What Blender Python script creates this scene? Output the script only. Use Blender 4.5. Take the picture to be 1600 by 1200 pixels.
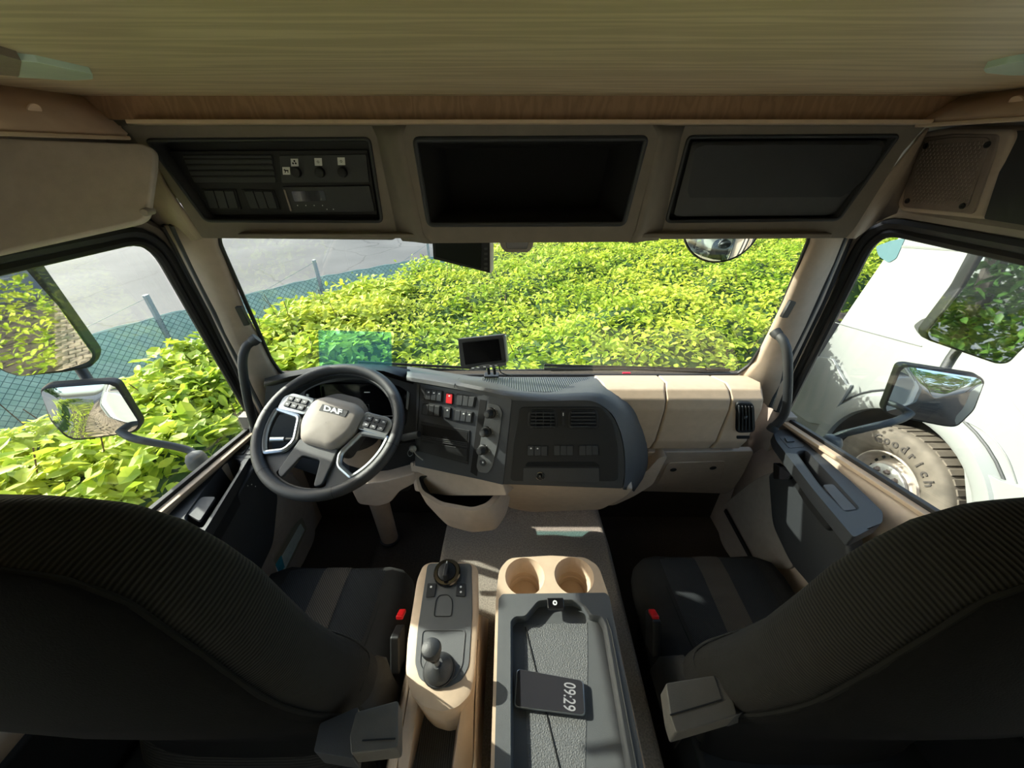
import bpy, bmesh, math, random
import numpy as np
from mathutils import Vector, Matrix, Euler
from mathutils.geometry import tessellate_polygon
random.seed(7); rng = np.random.default_rng(7)
sc = bpy.context.scene
for o in list(bpy.data.objects): bpy.data.objects.remove(o)
COL = sc.collection
V = Vector
# ------------------------------------------------------------------ camera, light, exposure
EYE = V((0, 0, 1.65)); F = 580.0; PITCH = math.radians(32)
SP_, CP_ = math.sin(PITCH), math.cos(PITCH)
cam = bpy.data.objects.new('camera', bpy.data.cameras.new('camera')); COL.objects.link(cam)
cam.location = EYE; cam.rotation_euler = (math.pi/2 - PITCH, 0, 0)
cam.data.sensor_width = 36; cam.data.lens = F/1600*36; cam.data.clip_start = 0.02; cam.data.clip_end = 400
sc.camera = cam
sc.view_settings.view_transform = 'Standard'; sc.view_settings.look = 'None'
sc.view_settings.gamma = 1.0; sc.view_settings.use_curve_mapping = False
sc.view_settings.exposure = 1.25
sc.cycles.use_denoising = True
sc.cycles.max_bounces = 10; sc.cycles.diffuse_bounces = 6; sc.cycles.glossy_bounces = 4; sc.cycles.transparent_max_bounces = 16
sc.cycles.sample_clamp_indirect = 6
SUN = V((-.80, .28, .53)).normalized()
w = bpy.data.worlds.new('World'); sc.world = w; w.use_nodes = True
nt = w.node_tree; nt.nodes.clear()
sky = nt.nodes.new('ShaderNodeTexSky'); sky.sky_type = 'NISHITA'; sky.sun_disc = False
sky.sun_elevation = math.asin(SUN.z); sky.sun_rotation = math.atan2(SUN.x, SUN.y)
sky.dust_density = 3.0; sky.air_density = 1.0
bg = nt.nodes.new('ShaderNodeBackground'); bg.inputs['Strength'].default_value = 0.26
out = nt.nodes.new('ShaderNodeOutputWorld')
nt.links.new(sky.outputs[0], bg.inputs['Color']); nt.links.new(bg.outputs[0], out.inputs['Surface'])
sl = bpy.data.lights.new('sun', 'SUN'); sl.energy = 4.8; sl.angle = 0.009; sl.color = (1.0, .95, .86)
so = bpy.data.objects.new('sun', sl); COL.objects.link(so); so.rotation_euler = SUN.to_track_quat('Z', 'Y').to_euler()

# ------------------------------------------------------------------ helpers
def ray(u, v):
    a = (u-800)/F; b = (v-600)/F
    return V((a, CP_-b*SP_, -SP_-b*CP_))
def PX(u, v, x): d = ray(u, v); return EYE + d*(x/d.x)
def PY(u, v, y): d = ray(u, v); return EYE + d*(y/d.y)
def PZ(u, v, z): d = ray(u, v); return EYE + d*((z-EYE.z)/d.z)
class Pl:                                   # a plane in the cab; normal n looks into the cabin
    def __init__(s, o, n): s.o = V(o); s.n = V(n).normalized()
    @classmethod
    def from3(c, a, b, d):
        n = (b-a).cross(d-a); 
        if n.dot(EYE-a) < 0: n = -n
        return c(a, n)
    def p(s, u, v, off=0.0):
        d = ray(u, v); return EYE + d*((s.o + s.n*off - EYE).dot(s.n)/d.dot(s.n))
MATS = {}
def mat(name, col, rough=.55, metal=0.0, noise=.06, nscale=40, bump=0.0, bscale=400, spec=.5, stretch=(1,1,1), sheen=0, coat=0):
    if name in MATS: return MATS[name]
    m = bpy.data.materials.new(name); m.use_nodes = True; n = m.node_tree; b = n.nodes['Principled BSDF']
    b.inputs['Roughness'].default_value = rough; b.inputs['Metallic'].default_value = metal
    b.inputs['Specular IOR Level'].default_value = spec; b.inputs['Coat Weight'].default_value = coat
    b.inputs['Sheen Weight'].default_value = sheen
    tc = n.nodes.new('ShaderNodeTexCoord'); mp = n.nodes.new('ShaderNodeMapping'); mp.inputs['Scale'].default_value = stretch
    n.links.new(tc.outputs['Object'], mp.inputs['Vector'])
    t = n.nodes.new('ShaderNodeTexNoise'); t.inputs['Scale'].default_value = nscale; t.inputs['Detail'].default_value = 4
    n.links.new(mp.outputs[0], t.inputs['Vector'])
    r = n.nodes.new('ShaderNodeValToRGB'); r.color_ramp.elements[0].position = .3; r.color_ramp.elements[1].position = .7
    r.color_ramp.elements[0].color = (*[max(0, c*(1-noise)) for c in col], 1); r.color_ramp.elements[1].color = (*[min(1, c*(1+noise)) for c in col], 1)
    n.links.new(t.outputs['Fac'], r.inputs['Fac']); n.links.new(r.outputs[0], b.inputs['Base Color'])
    if bump:
        t2 = n.nodes.new('ShaderNodeTexNoise'); t2.inputs['Scale'].default_value = bscale; t2.inputs['Detail'].default_value = 2
        n.links.new(mp.outputs[0], t2.inputs['Vector'])
        bp = n.nodes.new('ShaderNodeBump'); bp.inputs['Strength'].default_value = bump; bp.inputs['Distance'].default_value = .002
        n.links.new(t2.outputs['Fac'], bp.inputs['Height']); n.links.new(bp.outputs[0], b.inputs['Normal'])
    MATS[name] = m; return m
def wavemat(name, c1, c2, scale, rough=.85, direction='X', bump=.6, distort=0, rot=(0,0,0), sharp=(.35,.65), stretch=(1,1,1), nscale=0, dist_m=.0015, detail=0, dscale=1):
    m = bpy.data.materials.new(name); m.use_nodes = True; n = m.node_tree; b = n.nodes['Principled BSDF']
    b.inputs['Roughness'].default_value = rough
    tc = n.nodes.new('ShaderNodeTexCoord'); mp = n.nodes.new('ShaderNodeMapping'); mp.inputs['Rotation'].default_value = rot; mp.inputs['Scale'].default_value = stretch
    n.links.new(tc.outputs['Object'], mp.inputs['Vector'])
    wv = n.nodes.new('ShaderNodeTexWave'); wv.bands_direction = direction; wv.inputs['Scale'].default_value = scale
    wv.inputs['Distortion'].default_value = distort; wv.inputs['Detail'].default_value = detail; wv.inputs['Detail Scale'].default_value = dscale
    n.links.new(mp.outputs[0], wv.inputs['Vector'])
    r = n.nodes.new('ShaderNodeValToRGB'); r.color_ramp.elements[0].position, r.color_ramp.elements[1].position = sharp
    r.color_ramp.elements[0].color = (*c1, 1); r.color_ramp.elements[1].color = (*c2, 1)
    n.links.new(wv.outputs['Fac'], r.inputs['Fac']); n.links.new(r.outputs[0], b.inputs['Base Color'])
    bp = n.nodes.new('ShaderNodeBump'); bp.inputs['Strength'].default_value = bump; bp.inputs['Distance'].default_value = dist_m
    n.links.new(wv.outputs['Fac'], bp.inputs['Height']); n.links.new(bp.outputs[0], b.inputs['Normal'])
    MATS[name] = m; return m
def glassmat(name, tint, haze=0.0, refl=1.0):
    m = bpy.data.materials.new(name); m.use_nodes = True; n = m.node_tree; n.nodes.clear()
    o = n.nodes.new('ShaderNodeOutputMaterial'); tr = n.nodes.new('ShaderNodeBsdfTransparent'); tr.inputs[0].default_value = (*tint, 1)
    gl = n.nodes.new('ShaderNodeBsdfGlossy'); gl.inputs['Roughness'].default_value = 0.0
    lw = n.nodes.new('ShaderNodeLayerWeight'); lw.inputs['Blend'].default_value = .5
    pw = n.nodes.new('ShaderNodeMath'); pw.operation = 'POWER'; pw.inputs[1].default_value = 4.5
    ma = n.nodes.new('ShaderNodeMath'); ma.operation = 'MULTIPLY_ADD'; ma.inputs[1].default_value = .9*refl; ma.inputs[2].default_value = .045*refl
    n.links.new(lw.outputs['Facing'], pw.inputs[0]); n.links.new(pw.outputs[0], ma.inputs[0])
    mx = n.nodes.new('ShaderNodeMixShader'); n.links.new(ma.outputs[0], mx.inputs[0]); n.links.new(tr.outputs[0], mx.inputs[1]); n.links.new(gl.outputs[0], mx.inputs[2])
    src = mx
    if haze:
        df = n.nodes.new('ShaderNodeBsdfDiffuse'); df.inputs[0].default_value = (*tint, 1)
        m2 = n.nodes.new('ShaderNodeMixShader'); m2.inputs[0].default_value = haze
        n.links.new(mx.outputs[0], m2.inputs[1]); n.links.new(df.outputs[0], m2.inputs[2]); src = m2
    n.links.new(src.outputs[0], o.inputs['Surface']); MATS[name] = m; return m

WL = {}
def thing(name, label, cat, loc=(0, 0, 0), group=None, kind=None):
    o = bpy.data.objects.new(name, None); COL.objects.link(o); o.location = loc; o.empty_display_size = .05
    if label: o['label'] = label
    if cat: o['category'] = cat
    if group: o['group'] = group
    if kind: o['kind'] = kind
    WL[o.name] = V(loc); return o
def put(o, parent=None):
    COL.objects.link(o)
    if parent is not None:
        o.parent = parent; o.matrix_parent_inverse = Matrix.Translation(-WL.get(parent.name, V((0, 0, 0))))
    return o
def tag(o, label=None, cat=None, group=None, kind=None):
    for k, x in (('label', label), ('category', cat), ('group', group), ('kind', kind)):
        if x: o[k] = x
    return o
def mk(name, vs, fs, m, parent=None, bev=0.0, seg=2, smooth=True, ang=35, solid=0.0, sub=0):
    me = bpy.data.meshes.new(name); me.from_pydata([tuple(v) for v in vs], [], fs); me.validate(verbose=False)
    bm = bmesh.new(); bm.from_mesh(me); bmesh.ops.remove_doubles(bm, verts=bm.verts, dist=1e-5)
    bmesh.ops.recalc_face_normals(bm, faces=bm.faces); bm.to_mesh(me); bm.free()
    me.materials.append(MATS[m] if isinstance(m, str) else m)
    for p in me.polygons: p.use_smooth = smooth
    if smooth: 
        me.set_sharp_from_angle(angle=math.radians(ang))
    o = bpy.data.objects.new(name, me); put(o, parent)
    if solid:
        s = o.modifiers.new('s', 'SOLIDIFY'); s.thickness = solid; s.offset = 0
    if sub:
        s = o.modifiers.new('u', 'SUBSURF'); s.levels = sub; s.render_levels = sub
    if bev:
        b = o.modifiers.new('b', 'BEVEL'); b.width = bev; b.segments = seg; b.limit_method = 'ANGLE'; b.angle_limit = math.radians(ang); b.harden_normals = True
    return o
def rnd(pts, r, n=4):
    """round the corners of a 2D polygon by r (number or list)"""
    out = []; N = len(pts)
    for i, p in enumerate(pts):
        rr = r[i] if isinstance(r, (list, tuple)) else r
        p = V(p); a = V(pts[i-1]); b = V(pts[(i+1) % N])
        la = (a-p).length; lb = (b-p).length
        k = min(rr, la*.48, lb*.48)
        if k <= 1e-6: out.append(p); continue
        q0 = p+(a-p).normalized()*k; q1 = p+(b-p).normalized()*k
        for j in range(n+1):
            t = j/n; out.append(q0*(1-t)**2 + p*2*t*(1-t) + q1*t*t)
    return out
def prism(front, dv):
    n = len(front); vs = list(front)+[p+dv for p in front]
    fs = [list(range(n)), list(range(2*n-1, n-1, -1))]+[[i, (i+1) % n, n+(i+1) % n, n+i] for i in range(n)]
    return vs, fs
def panel(name, m, parent, pl, pts, th=.01, r=0, off=0.0, bev=.002, seg=2, dv=None):
    f = [pl.p(x, y, off) for x, y in rnd(pts, r)]
    vs, fs = prism(f, dv if dv is not None else -pl.n*th)
    return mk(name, vs, fs, m, parent, bev, seg)
def rect(x0, y0, x1, y1): return [(x0, y0), (x1, y0), (x1, y1), (x0, y1)]
def holed(name, m, parent, front, holes, dv, bev=.002):
    loops = [front]+holes; tri = tessellate_polygon([[tuple(p) for p in l] for l in loops])
    pts = [p for l in loops for p in l]; n = len(pts)
    vs = pts+[p+dv for p in pts]
    fs = [list(t) for t in tri]+[[n+i for i in reversed(t)] for t in tri]
    k = 0
    for l in loops:
        c = len(l)
        for i in range(c): a, b = k+i, k+(i+1) % c; fs.append([a, b, n+b, n+a])
        k += c
    return mk(name, vs, fs, m, parent, bev)
def pocket(name, m, parent, rim, dv, taper=.9, th=.003):
    """open box: walls and floor hanging behind a rim"""
    c = sum(rim, V((0, 0, 0)))/len(rim); n = len(rim)
    bot = [c+(p-c)*taper+dv for p in rim]
    vs = list(rim)+bot; fs = [[i, (i+1) % n, n+(i+1) % n, n+i] for i in range(n)]+[list(range(n, 2*n))]
    return mk(name, vs, fs, m, parent, smooth=True, ang=50, solid=th)
def box(name, m, parent, c, s, rot=(0, 0, 0), bev=.003, seg=2, M=None):
    R = (M or Euler(rot).to_matrix()); c = V(c)
    vs = [c+R@V((sx*s[0]/2, sy*s[1]/2, sz*s[2]/2)) for sx in (-1, 1) for sy in (-1, 1) for sz in (-1, 1)]
    fs = [[0, 1, 3, 2], [4, 6, 7, 5], [0, 4, 5, 1], [2, 3, 7, 6], [0, 2, 6, 4], [1, 5, 7, 3]]
    return mk(name, vs, fs, m, parent, bev, seg)
def smooth_path(pts, n=6, closed=False):
    pts = [V(p) for p in pts]; N = len(pts); out = []
    if N < 3 and not closed: return pts
    for i in range(N if closed else N-1):
        if closed: p0, p1, p2, p3 = pts[i-1], pts[i], pts[(i+1) % N], pts[(i+2) % N]
        else: p0, p1, p2, p3 = pts[max(i-1, 0)], pts[i], pts[i+1], pts[min(i+2, N-1)]
        for j in range(n):
            t = j/n
            out.append(.5*((2*p1)+(p2-p0)*t+(2*p0-5*p1+4*p2-p3)*t*t+(3*p1-p0-3*p2+p3)*t**3))
    if not closed: out.append(pts[-1])
    return out
def tubegeo(path, r, seg=10, closed=False, flat=None):
    path = [V(p) for p in path]; N = len(path); vs = []; fs = []
    up = None
    for i, p in enumerate(path):
        if closed: t = path[(i+1) % N]-path[i-1]
        else: t = path[min(i+1, N-1)]-path[max(i-1, 0)]
        t.normalize()
        if up is None:
            up = V((0, 0, 1)) if abs(t.z) < .9 else V((0, 1, 0))
        x = t.cross(up); 
        if x.length < 1e-6: x = t.orthogonal()
        x.normalize(); y = x.cross(t).normalized(); up = y
        rr = r[i] if isinstance(r, (list, tuple)) else r
        ra, rb = (rr, rr) if flat is None else (rr, rr*flat)
        for k in range(seg):
            a = 2*math.pi*k/seg; vs.append(p+x*math.cos(a)*ra+y*math.sin(a)*rb)
    M = N if closed else N-1
    for i in range(M):
        for k in range(seg):
            a = i*seg+k; b = i*seg+(k+1) % seg; c = ((i+1) % N)*seg+(k+1) % seg; d = ((i+1) % N)*seg+k
            fs.append([a, b, c, d])
    if not closed: fs += [list(range(seg))[::-1], [(N-1)*seg+k for k in range(seg)]]
    return vs, fs
def tube(name, m, parent, pts, r, seg=10, closed=False, n=6, flat=None, bev=0):
    path = smooth_path(pts, n, closed) if n else [V(p) for p in pts]
    vs, fs = tubegeo(path, r, seg, closed, flat); return mk(name, vs, fs, m, parent, bev)
def bar(name, m, parent, a, b, wx, wz, up=V((0, 0, 1)), bev=.002):
    a, b = V(a), V(b); t = (b-a); L = t.length; t.normalize(); x = t.cross(up).normalized(); z = x.cross(t)
    R = Matrix((x, t, z)).transposed(); return box(name, m, parent, (a+b)/2, (wx, L, wz), M=R, bev=bev)
def lathegeo(profile, o, ax, seg=24, capstart=True, capend=True):
    ax = V(ax).normalized(); x = ax.orthogonal().normalized(); y = ax.cross(x); o = V(o); vs = []; fs = []
    for r, h in profile:
        for k in range(seg):
            a = 2*math.pi*k/seg; vs.append(o+ax*h+(x*math.cos(a)+y*math.sin(a))*r)
    for i in range(len(profile)-1):
        for k in range(seg): fs.append([i*seg+k, i*seg+(k+1) % seg, (i+1)*seg+(k+1) % seg, (i+1)*seg+k])
    if capstart: fs.append(list(range(seg))[::-1])
    if capend: fs.append([(len(profile)-1)*seg+k for k in range(seg)])
    return vs, fs
def lathe(name, m, parent, profile, o, ax, seg=24, ang=40, caps=(True, True)):
    vs, fs = lathegeo(profile, o, ax, seg, *caps); return mk(name, vs, fs, m, parent, ang=ang)
def loft(name, m, parent, rows, closed=False, caps=False, bev=0, solid=0, ang=35, sub=0):
    n = len(rows[0]); vs = [p for r in rows for p in r]; fs = []
    for i in range(len(rows)-1):
        for k in range(n if closed else n-1):
            fs.append([i*n+k, i*n+(k+1) % n, (i+1)*n+(k+1) % n, (i+1)*n+k])
    if caps: fs += [list(range(n))[::-1], [(len(rows)-1)*n+k for k in range(n)]]
    return mk(name, vs, fs, m, parent, bev, solid=solid, ang=ang, sub=sub)
def prof(name, m, parent, rows, bev=.003, seg=2, ang=35):
    """rows of (xL, xR, y, z) round a closed section"""
    n = len(rows); vs = [V((r[0], r[2], r[3])) for r in rows]+[V((r[1], r[2], r[3])) for r in rows]
    fs = [list(range(n)), list(range(2*n-1, n-1, -1))]+[[i, (i+1) % n, n+(i+1) % n, n+i] for i in range(n)]
    return mk(name, vs, fs, m, parent, bev, seg, ang=ang)
def text(name, m, parent, body, size, o, x, y, ext=.0005, bold=0.0, sx=1.0, shear=0.0):
    c = bpy.data.curves.new(name, 'FONT'); c.body = body; c.size = size; c.extrude = ext; c.offset = bold; c.align_x = 'CENTER'; c.align_y = 'CENTER'
    c.shear = shear; c.resolution_u = 3
    c.materials.append(MATS[m]); tmp = bpy.data.objects.new(name+'_t', c); me = bpy.data.meshes.new_from_object(tmp)
    bpy.data.objects.remove(tmp); ob = bpy.data.objects.new(name, me); put(ob, parent)
    x = V(x).normalized(); z = x.cross(V(y)).normalized(); y = z.cross(x)
    R = Matrix((x*sx, y, z)).transposed().to_4x4(); R.translation = V(o); ob.matrix_basis = R
    return ob
# ------------------------------------------------------------------ materials
mat('beige', (.47, .38, .295), .55, bump=.15, bscale=900)
mat('beige_light', (.51, .385, .27), .55, bump=.15, bscale=900)
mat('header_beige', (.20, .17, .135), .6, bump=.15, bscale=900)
mat('visor_beige', (.56, .50, .43), .65, bump=.2, bscale=700)
mat('greige', (.32, .28, .235), .6, bump=.15, bscale=900)
mat('black_plastic', (.008, .0088, .0095), .55, spec=.5, bump=.25, bscale=1200)
mat('dark_plastic', (.020, .023, .026), .55, spec=.75, bump=.3, bscale=1200)
mat('tray_plastic', (.042, .046, .048), .6, bump=.35, bscale=1200, spec=1.0)
mat('tray_mat', (.075, .078, .078), .6, bump=1, bscale=350, spec=.9)
mat('grey_pad', (.055, .057, .058), .6, spec=.7, bump=.3, bscale=1200)
mat('gloss_black', (.004, .004, .005), .12, noise=0, coat=.3)
mat('hole_black', (.004, .004, .004), .9, noise=0)
mat('rubber', (.014, .014, .015), .55)
mat('leather', (.03, .032, .034), .45, bump=.4, bscale=700)
mat('satin_silver', (.42, .45, .47), .32, metal=.85, noise=.02)
mat('chrome', (.7, .7, .7), .12, metal=1, noise=.01)
mat('white_print', (.75, .76, .74), .6, noise=.01)
mat('red_button', (.75, .015, .02), .35, noise=.03)
mat('fabric_side', (.028, .028, .027), .95, bump=.5, bscale=1500, spec=.2)
mat('fabric_back', (.005, .005, .005), .95, bump=.3, spec=.1)
mat('climate_grey', (.10, .105, .105), .6, bump=.3)
mat('seam_dark', (.010, .010, .009), .95, spec=.1)
mat('carpet', (.27, .235, .195), 1, noise=.3, nscale=220, bump=1, bscale=600)
mat('carpet_dark', (.045, .035, .026), 1, noise=.3, nscale=200, bump=1, bscale=500)
mat('mirror_glass', (.82, .86, .88), .015, metal=1, noise=0)
mat('white_paint', (.265, .28, .268), .3, noise=.02, nscale=2, coat=.3)
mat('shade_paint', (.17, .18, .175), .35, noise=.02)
mat('teal_plate', (.06, .13, .15), .4)
mat('galvanised', (.45, .47, .46), .5, metal=.4, noise=.12, nscale=30)
mat('wire', (.12, .19, .18), .5)

mat('twig', (.10, .05, .03), .8)
mat('tyre', (.135, .115, .09), .85, noise=.25, nscale=9, bump=.3, bscale=80)
mat('tyre_letter', (.06, .052, .045), .8, noise=.2)
mat('rim_paint', (.50, .44, .38), .5, noise=.25, nscale=14)
mat('hub_metal', (.6, .6, .58), .4, metal=.5, noise=.12, nscale=25)
mat('nut_metal', (.25, .2, .17), .45, metal=.7, noise=.3, nscale=60)
mat('arch_black', (.035, .03, .025), .9, noise=.4, nscale=8)
mat('lamp_lens', (.62, .80, .68), .25, noise=.12, nscale=10)
mat('cream_wall', (.72, .68, .60), .6)
mat('paper', (.80, .84, .88), .6, noise=.1, nscale=60)
mat('paper_blue', (.05, .38, .62), .6, noise=.2, nscale=60)
mat('screen_off', (.012, .016, .010), .15, noise=0)
mat('phone_screen', (.022, .022, .026), .18, noise=0)
mat('phone_digit', (.25, .25, .26), .4, noise=0)
mat('armrest', (.075, .068, .056), .6, bump=.2)
mat('speaker', (.24, .19, .155), .7, noise=.1, bump=.2)
mat('paver', (.33, .25, .17), .85, noise=.25, nscale=6, bump=.4, bscale=60)
mat('paver_joint', (.12, .10, .06), .95)
mat('dirt', (.05, .035, .022), .95, noise=.4, nscale=3)
mat('hedge_core', (.03, .07, .012), .95, noise=.4, nscale=8)
mat('bark', (.06, .05, .04), .9)
mat('wiper_black', (.02, .02, .02), .5)
mat('red_mark', (.8, .03, .08), .4)
glassmat('glass', (.93, .97, .95)); glassmat('sticker_film', (.66, .96, .985), haze=.10); glassmat('dark_glass', (.10, .13, .12), refl=2.2)
def ribmat():
    m = bpy.data.materials.new('rib_fabric'); m.use_nodes = True; n = m.node_tree; b = n.nodes['Principled BSDF']; b.inputs['Roughness'].default_value = .95; b.inputs['Specular IOR Level'].default_value = .2
    at = n.nodes.new('ShaderNodeAttribute'); at.attribute_name = 'rib'
    mu = n.nodes.new('ShaderNodeMath'); mu.operation = 'MULTIPLY'; mu.inputs[1].default_value = 2*math.pi/.0054; n.links.new(at.outputs['Fac'], mu.inputs[0])
    sn = n.nodes.new('ShaderNodeMath'); sn.operation = 'SINE'; n.links.new(mu.outputs[0], sn.inputs[0])
    r = n.nodes.new('ShaderNodeMapRange'); r.inputs[1].default_value = -1; r.inputs[2].default_value = 1; n.links.new(sn.outputs[0], r.inputs[0])
    cr = n.nodes.new('ShaderNodeValToRGB'); cr.color_ramp.elements[0].color = (.008, .0078, .007, 1); cr.color_ramp.elements[1].color = (.024, .023, .020, 1); n.links.new(r.outputs[0], cr.inputs[0])
    n.links.new(cr.outputs[0], b.inputs['Base Color'])
    bp = n.nodes.new('ShaderNodeBump'); bp.inputs['Strength'].default_value = .7; bp.inputs['Distance'].default_value = .0015; n.links.new(r.outputs[0], bp.inputs['Height']); n.links.new(bp.outputs[0], b.inputs['Normal']); MATS['rib_fabric'] = m
ribmat()
wavemat('seat_centre', (.013, .015, .018), (.028, .032, .036), 90, .9, 'DIAGONAL', .5)
wavemat('seat_stripe', (.045, .038, .032), (.10, .088, .072), 90, .9, 'DIAGONAL', .5)
wavemat('ribbed_mat', (.01, .012, .014), (.085, .095, .10), 42, .5, 'X', 1.0)
wavemat('bin_mat', (.03, .034, .037), (.07, .075, .078), 60, .6, 'X', .6)
wavemat('wood_pale', (.50, .395, .25), (.66, .54, .36), 3.2, .42, 'Y', .03, distort=14, stretch=(.22, 3.0, 1), detail=8, dscale=3.2, sharp=(.0, 1))
wavemat('wood_brown', (.25, .15, .08), (.32, .195, .11), 7, .5, 'X', .05, distort=16, stretch=(2.0, 1, .8), detail=4, dscale=2, sharp=(.0, 1))
wavemat('wood_side', (.70, .50, .35), (.82, .62, .46), 5, .5, 'X', .1, distort=6, rot=(0, .6, 0), stretch=(1, 1, .4), detail=4, dscale=2, sharp=(.0, 1))
def leafmat(name, c1, c2, tr):
    m = bpy.data.materials.new(name); m.use_nodes = True; n = m.node_tree; n.nodes.clear(); o = n.nodes.new('ShaderNodeOutputMaterial')
    tc = n.nodes.new('ShaderNodeTexCoord'); t = n.nodes.new('ShaderNodeTexNoise'); t.inputs['Scale'].default_value = 9; t.inputs['Detail'].default_value = 3
    n.links.new(tc.outputs['Object'], t.inputs['Vector'])
    t3 = n.nodes.new('ShaderNodeTexNoise'); t3.inputs['Scale'].default_value = .8; n.links.new(tc.outputs['Object'], t3.inputs['Vector'])
    ad = n.nodes.new('ShaderNodeMath'); ad.operation = 'MULTIPLY_ADD'; ad.inputs[1].default_value = .8; n.links.new(t3.outputs['Fac'], ad.inputs[0]); 
    mu = n.nodes.new('ShaderNodeMath'); mu.operation = 'MULTIPLY_ADD'; mu.inputs[1].default_value = 1.0; mu.inputs[2].default_value = -.42; n.links.new(t.outputs['Fac'], mu.inputs[0]); n.links.new(mu.outputs[0], ad.inputs[2])
    r = n.nodes.new('ShaderNodeValToRGB'); r.color_ramp.elements[0].position = .3; r.color_ramp.elements[1].position = .7
    r.color_ramp.elements[0].color = (*c1, 1); r.color_ramp.elements[1].color = (*c2, 1); n.links.new(ad.outputs[0], r.inputs['Fac'])
    d = n.nodes.new('ShaderNodeBsdfPrincipled'); d.inputs['Roughness'].default_value = .5; d.inputs['Specular IOR Level'].default_value = .3; n.links.new(r.outputs[0], d.inputs['Base Color'])
    tl = n.nodes.new('ShaderNodeBsdfTranslucent'); n.links.new(r.outputs[0], tl.inputs['Color'])
    mx = n.nodes.new('ShaderNodeMixShader'); mx.inputs[0].default_value = tr; n.links.new(d.outputs[0], mx.inputs[1]); n.links.new(tl.outputs[0], mx.inputs[2])
    n.links.new(mx.outputs[0], o.inputs['Surface']); MATS[name] = m
leafmat('net', (.30, .40, .385), (.38, .48, .465), .5)
leafmat('leaf', (.27, .41, .03), (.62, .65, .08), .45)
leafmat('tree_leaf', (.03, .09, .015), (.10, .20, .03), .3)
def groundmat():
    m = bpy.data.materials.new('asphalt'); m.use_nodes = True; n = m.node_tree; b = n.nodes['Principled BSDF']; b.inputs['Roughness'].default_value = .85
    tc = n.nodes.new('ShaderNodeTexCoord')
    t = n.nodes.new('ShaderNodeTexNoise'); t.inputs['Scale'].default_value = 25; t.inputs['Detail'].default_value = 6; n.links.new(tc.outputs['Object'], t.inputs['Vector'])
    t2 = n.nodes.new('ShaderNodeTexNoise'); t2.inputs['Scale'].default_value = .35; t2.inputs['Detail'].default_value = 3; n.links.new(tc.outputs['Object'], t2.inputs['Vector'])
    r = n.nodes.new('ShaderNodeValToRGB'); r.color_ramp.elements[0].color = (.050, .052, .053, 1); r.color_ramp.elements[1].color = (.088, .085, .080, 1); r.color_ramp.elements[0].position = .35; r.color_ramp.elements[1].position = .62
    n.links.new(t2.outputs['Fac'], r.inputs['Fac'])
    v = n.nodes.new('ShaderNodeTexVoronoi'); v.feature = 'DISTANCE_TO_EDGE'; v.inputs['Scale'].default_value = .45; v.inputs['Randomness'].default_value = 1
    ns = n.nodes.new('ShaderNodeTexNoise'); ns.inputs['Scale'].default_value = 1.2; ns.inputs['Detail'].default_value = 5; n.links.new(tc.outputs['Object'], ns.inputs['Vector'])
    mxv = n.nodes.new('ShaderNodeMix'); mxv.data_type = 'VECTOR'; mxv.inputs[0].default_value = .35; n.links.new(tc.outputs['Object'], mxv.inputs[4]); n.links.new(ns.outputs['Color'], mxv.inputs[5]); n.links.new(mxv.outputs[1], v.inputs['Vector'])
    cr = n.nodes.new('ShaderNodeMath'); cr.operation = 'LESS_THAN'; cr.inputs[1].default_value = .006; n.links.new(v.outputs['Distance'], cr.inputs[0])
    mx = n.nodes.new('ShaderNodeMix'); mx.data_type = 'RGBA'; mx.blend_type = 'MULTIPLY'; n.links.new(cr.outputs[0], mx.inputs[0]); n.links.new(r.outputs[0], mx.inputs[6]); mx.inputs[7].default_value = (.55, .55, .52, 1)
    m2 = n.nodes.new('ShaderNodeMix'); m2.data_type = 'RGBA'; m2.blend_type = 'OVERLAY'; m2.inputs[0].default_value = .35; n.links.new(mx.outputs[2], m2.inputs[6]); n.links.new(t.outputs['Color'], m2.inputs[7])
    hs = n.nodes.new('ShaderNodeHueSaturation'); hs.inputs['Saturation'].default_value = .35; n.links.new(m2.outputs[2], hs.inputs['Color'])
    n.links.new(hs.outputs[0], b.inputs['Base Color']); MATS['asphalt'] = m
groundmat()
# ================================================================== THE SETTING
GZ = -1.35
def slab(name, m, pts, z, th=.1):
    vs, fs = prism([V((x, y, z)) for x, y in pts], V((0, 0, -th))); return mk(name, vs, fs, m)
# cab floor with footwells and the raised engine tunnel
fl = box('floor', 'carpet_dark', None, (.02, .05, .09), (2.0, 3.1, .06)); tag(fl, kind='structure')
tun = prof('engine_tunnel', 'carpet', fl, [(-.275, .375, -1.4, .12), (-.275, .375, 1.2, .12), (-.262, .362, 1.2, .36), (-.245, .345, 1.17, .40), (-.262, .366, .86, .405), (-.268, .372, -1.4, .405)], bev=.02, seg=4)
# driver side carpet hump left of the tunnel
prof('footwell_carpet', 'carpet_dark', fl, [(-.62, -.27, .6, .12), (-.62, -.27, 1.2, .12), (-.6, -.27, 1.2, .17), (-.6, -.27, .6, .15)], bev=.01)
fw = box('wall_front', 'carpet_dark', None, (.02, 1.235, .49), (2.06, .05, .87)); tag(fw, kind='structure')
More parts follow.
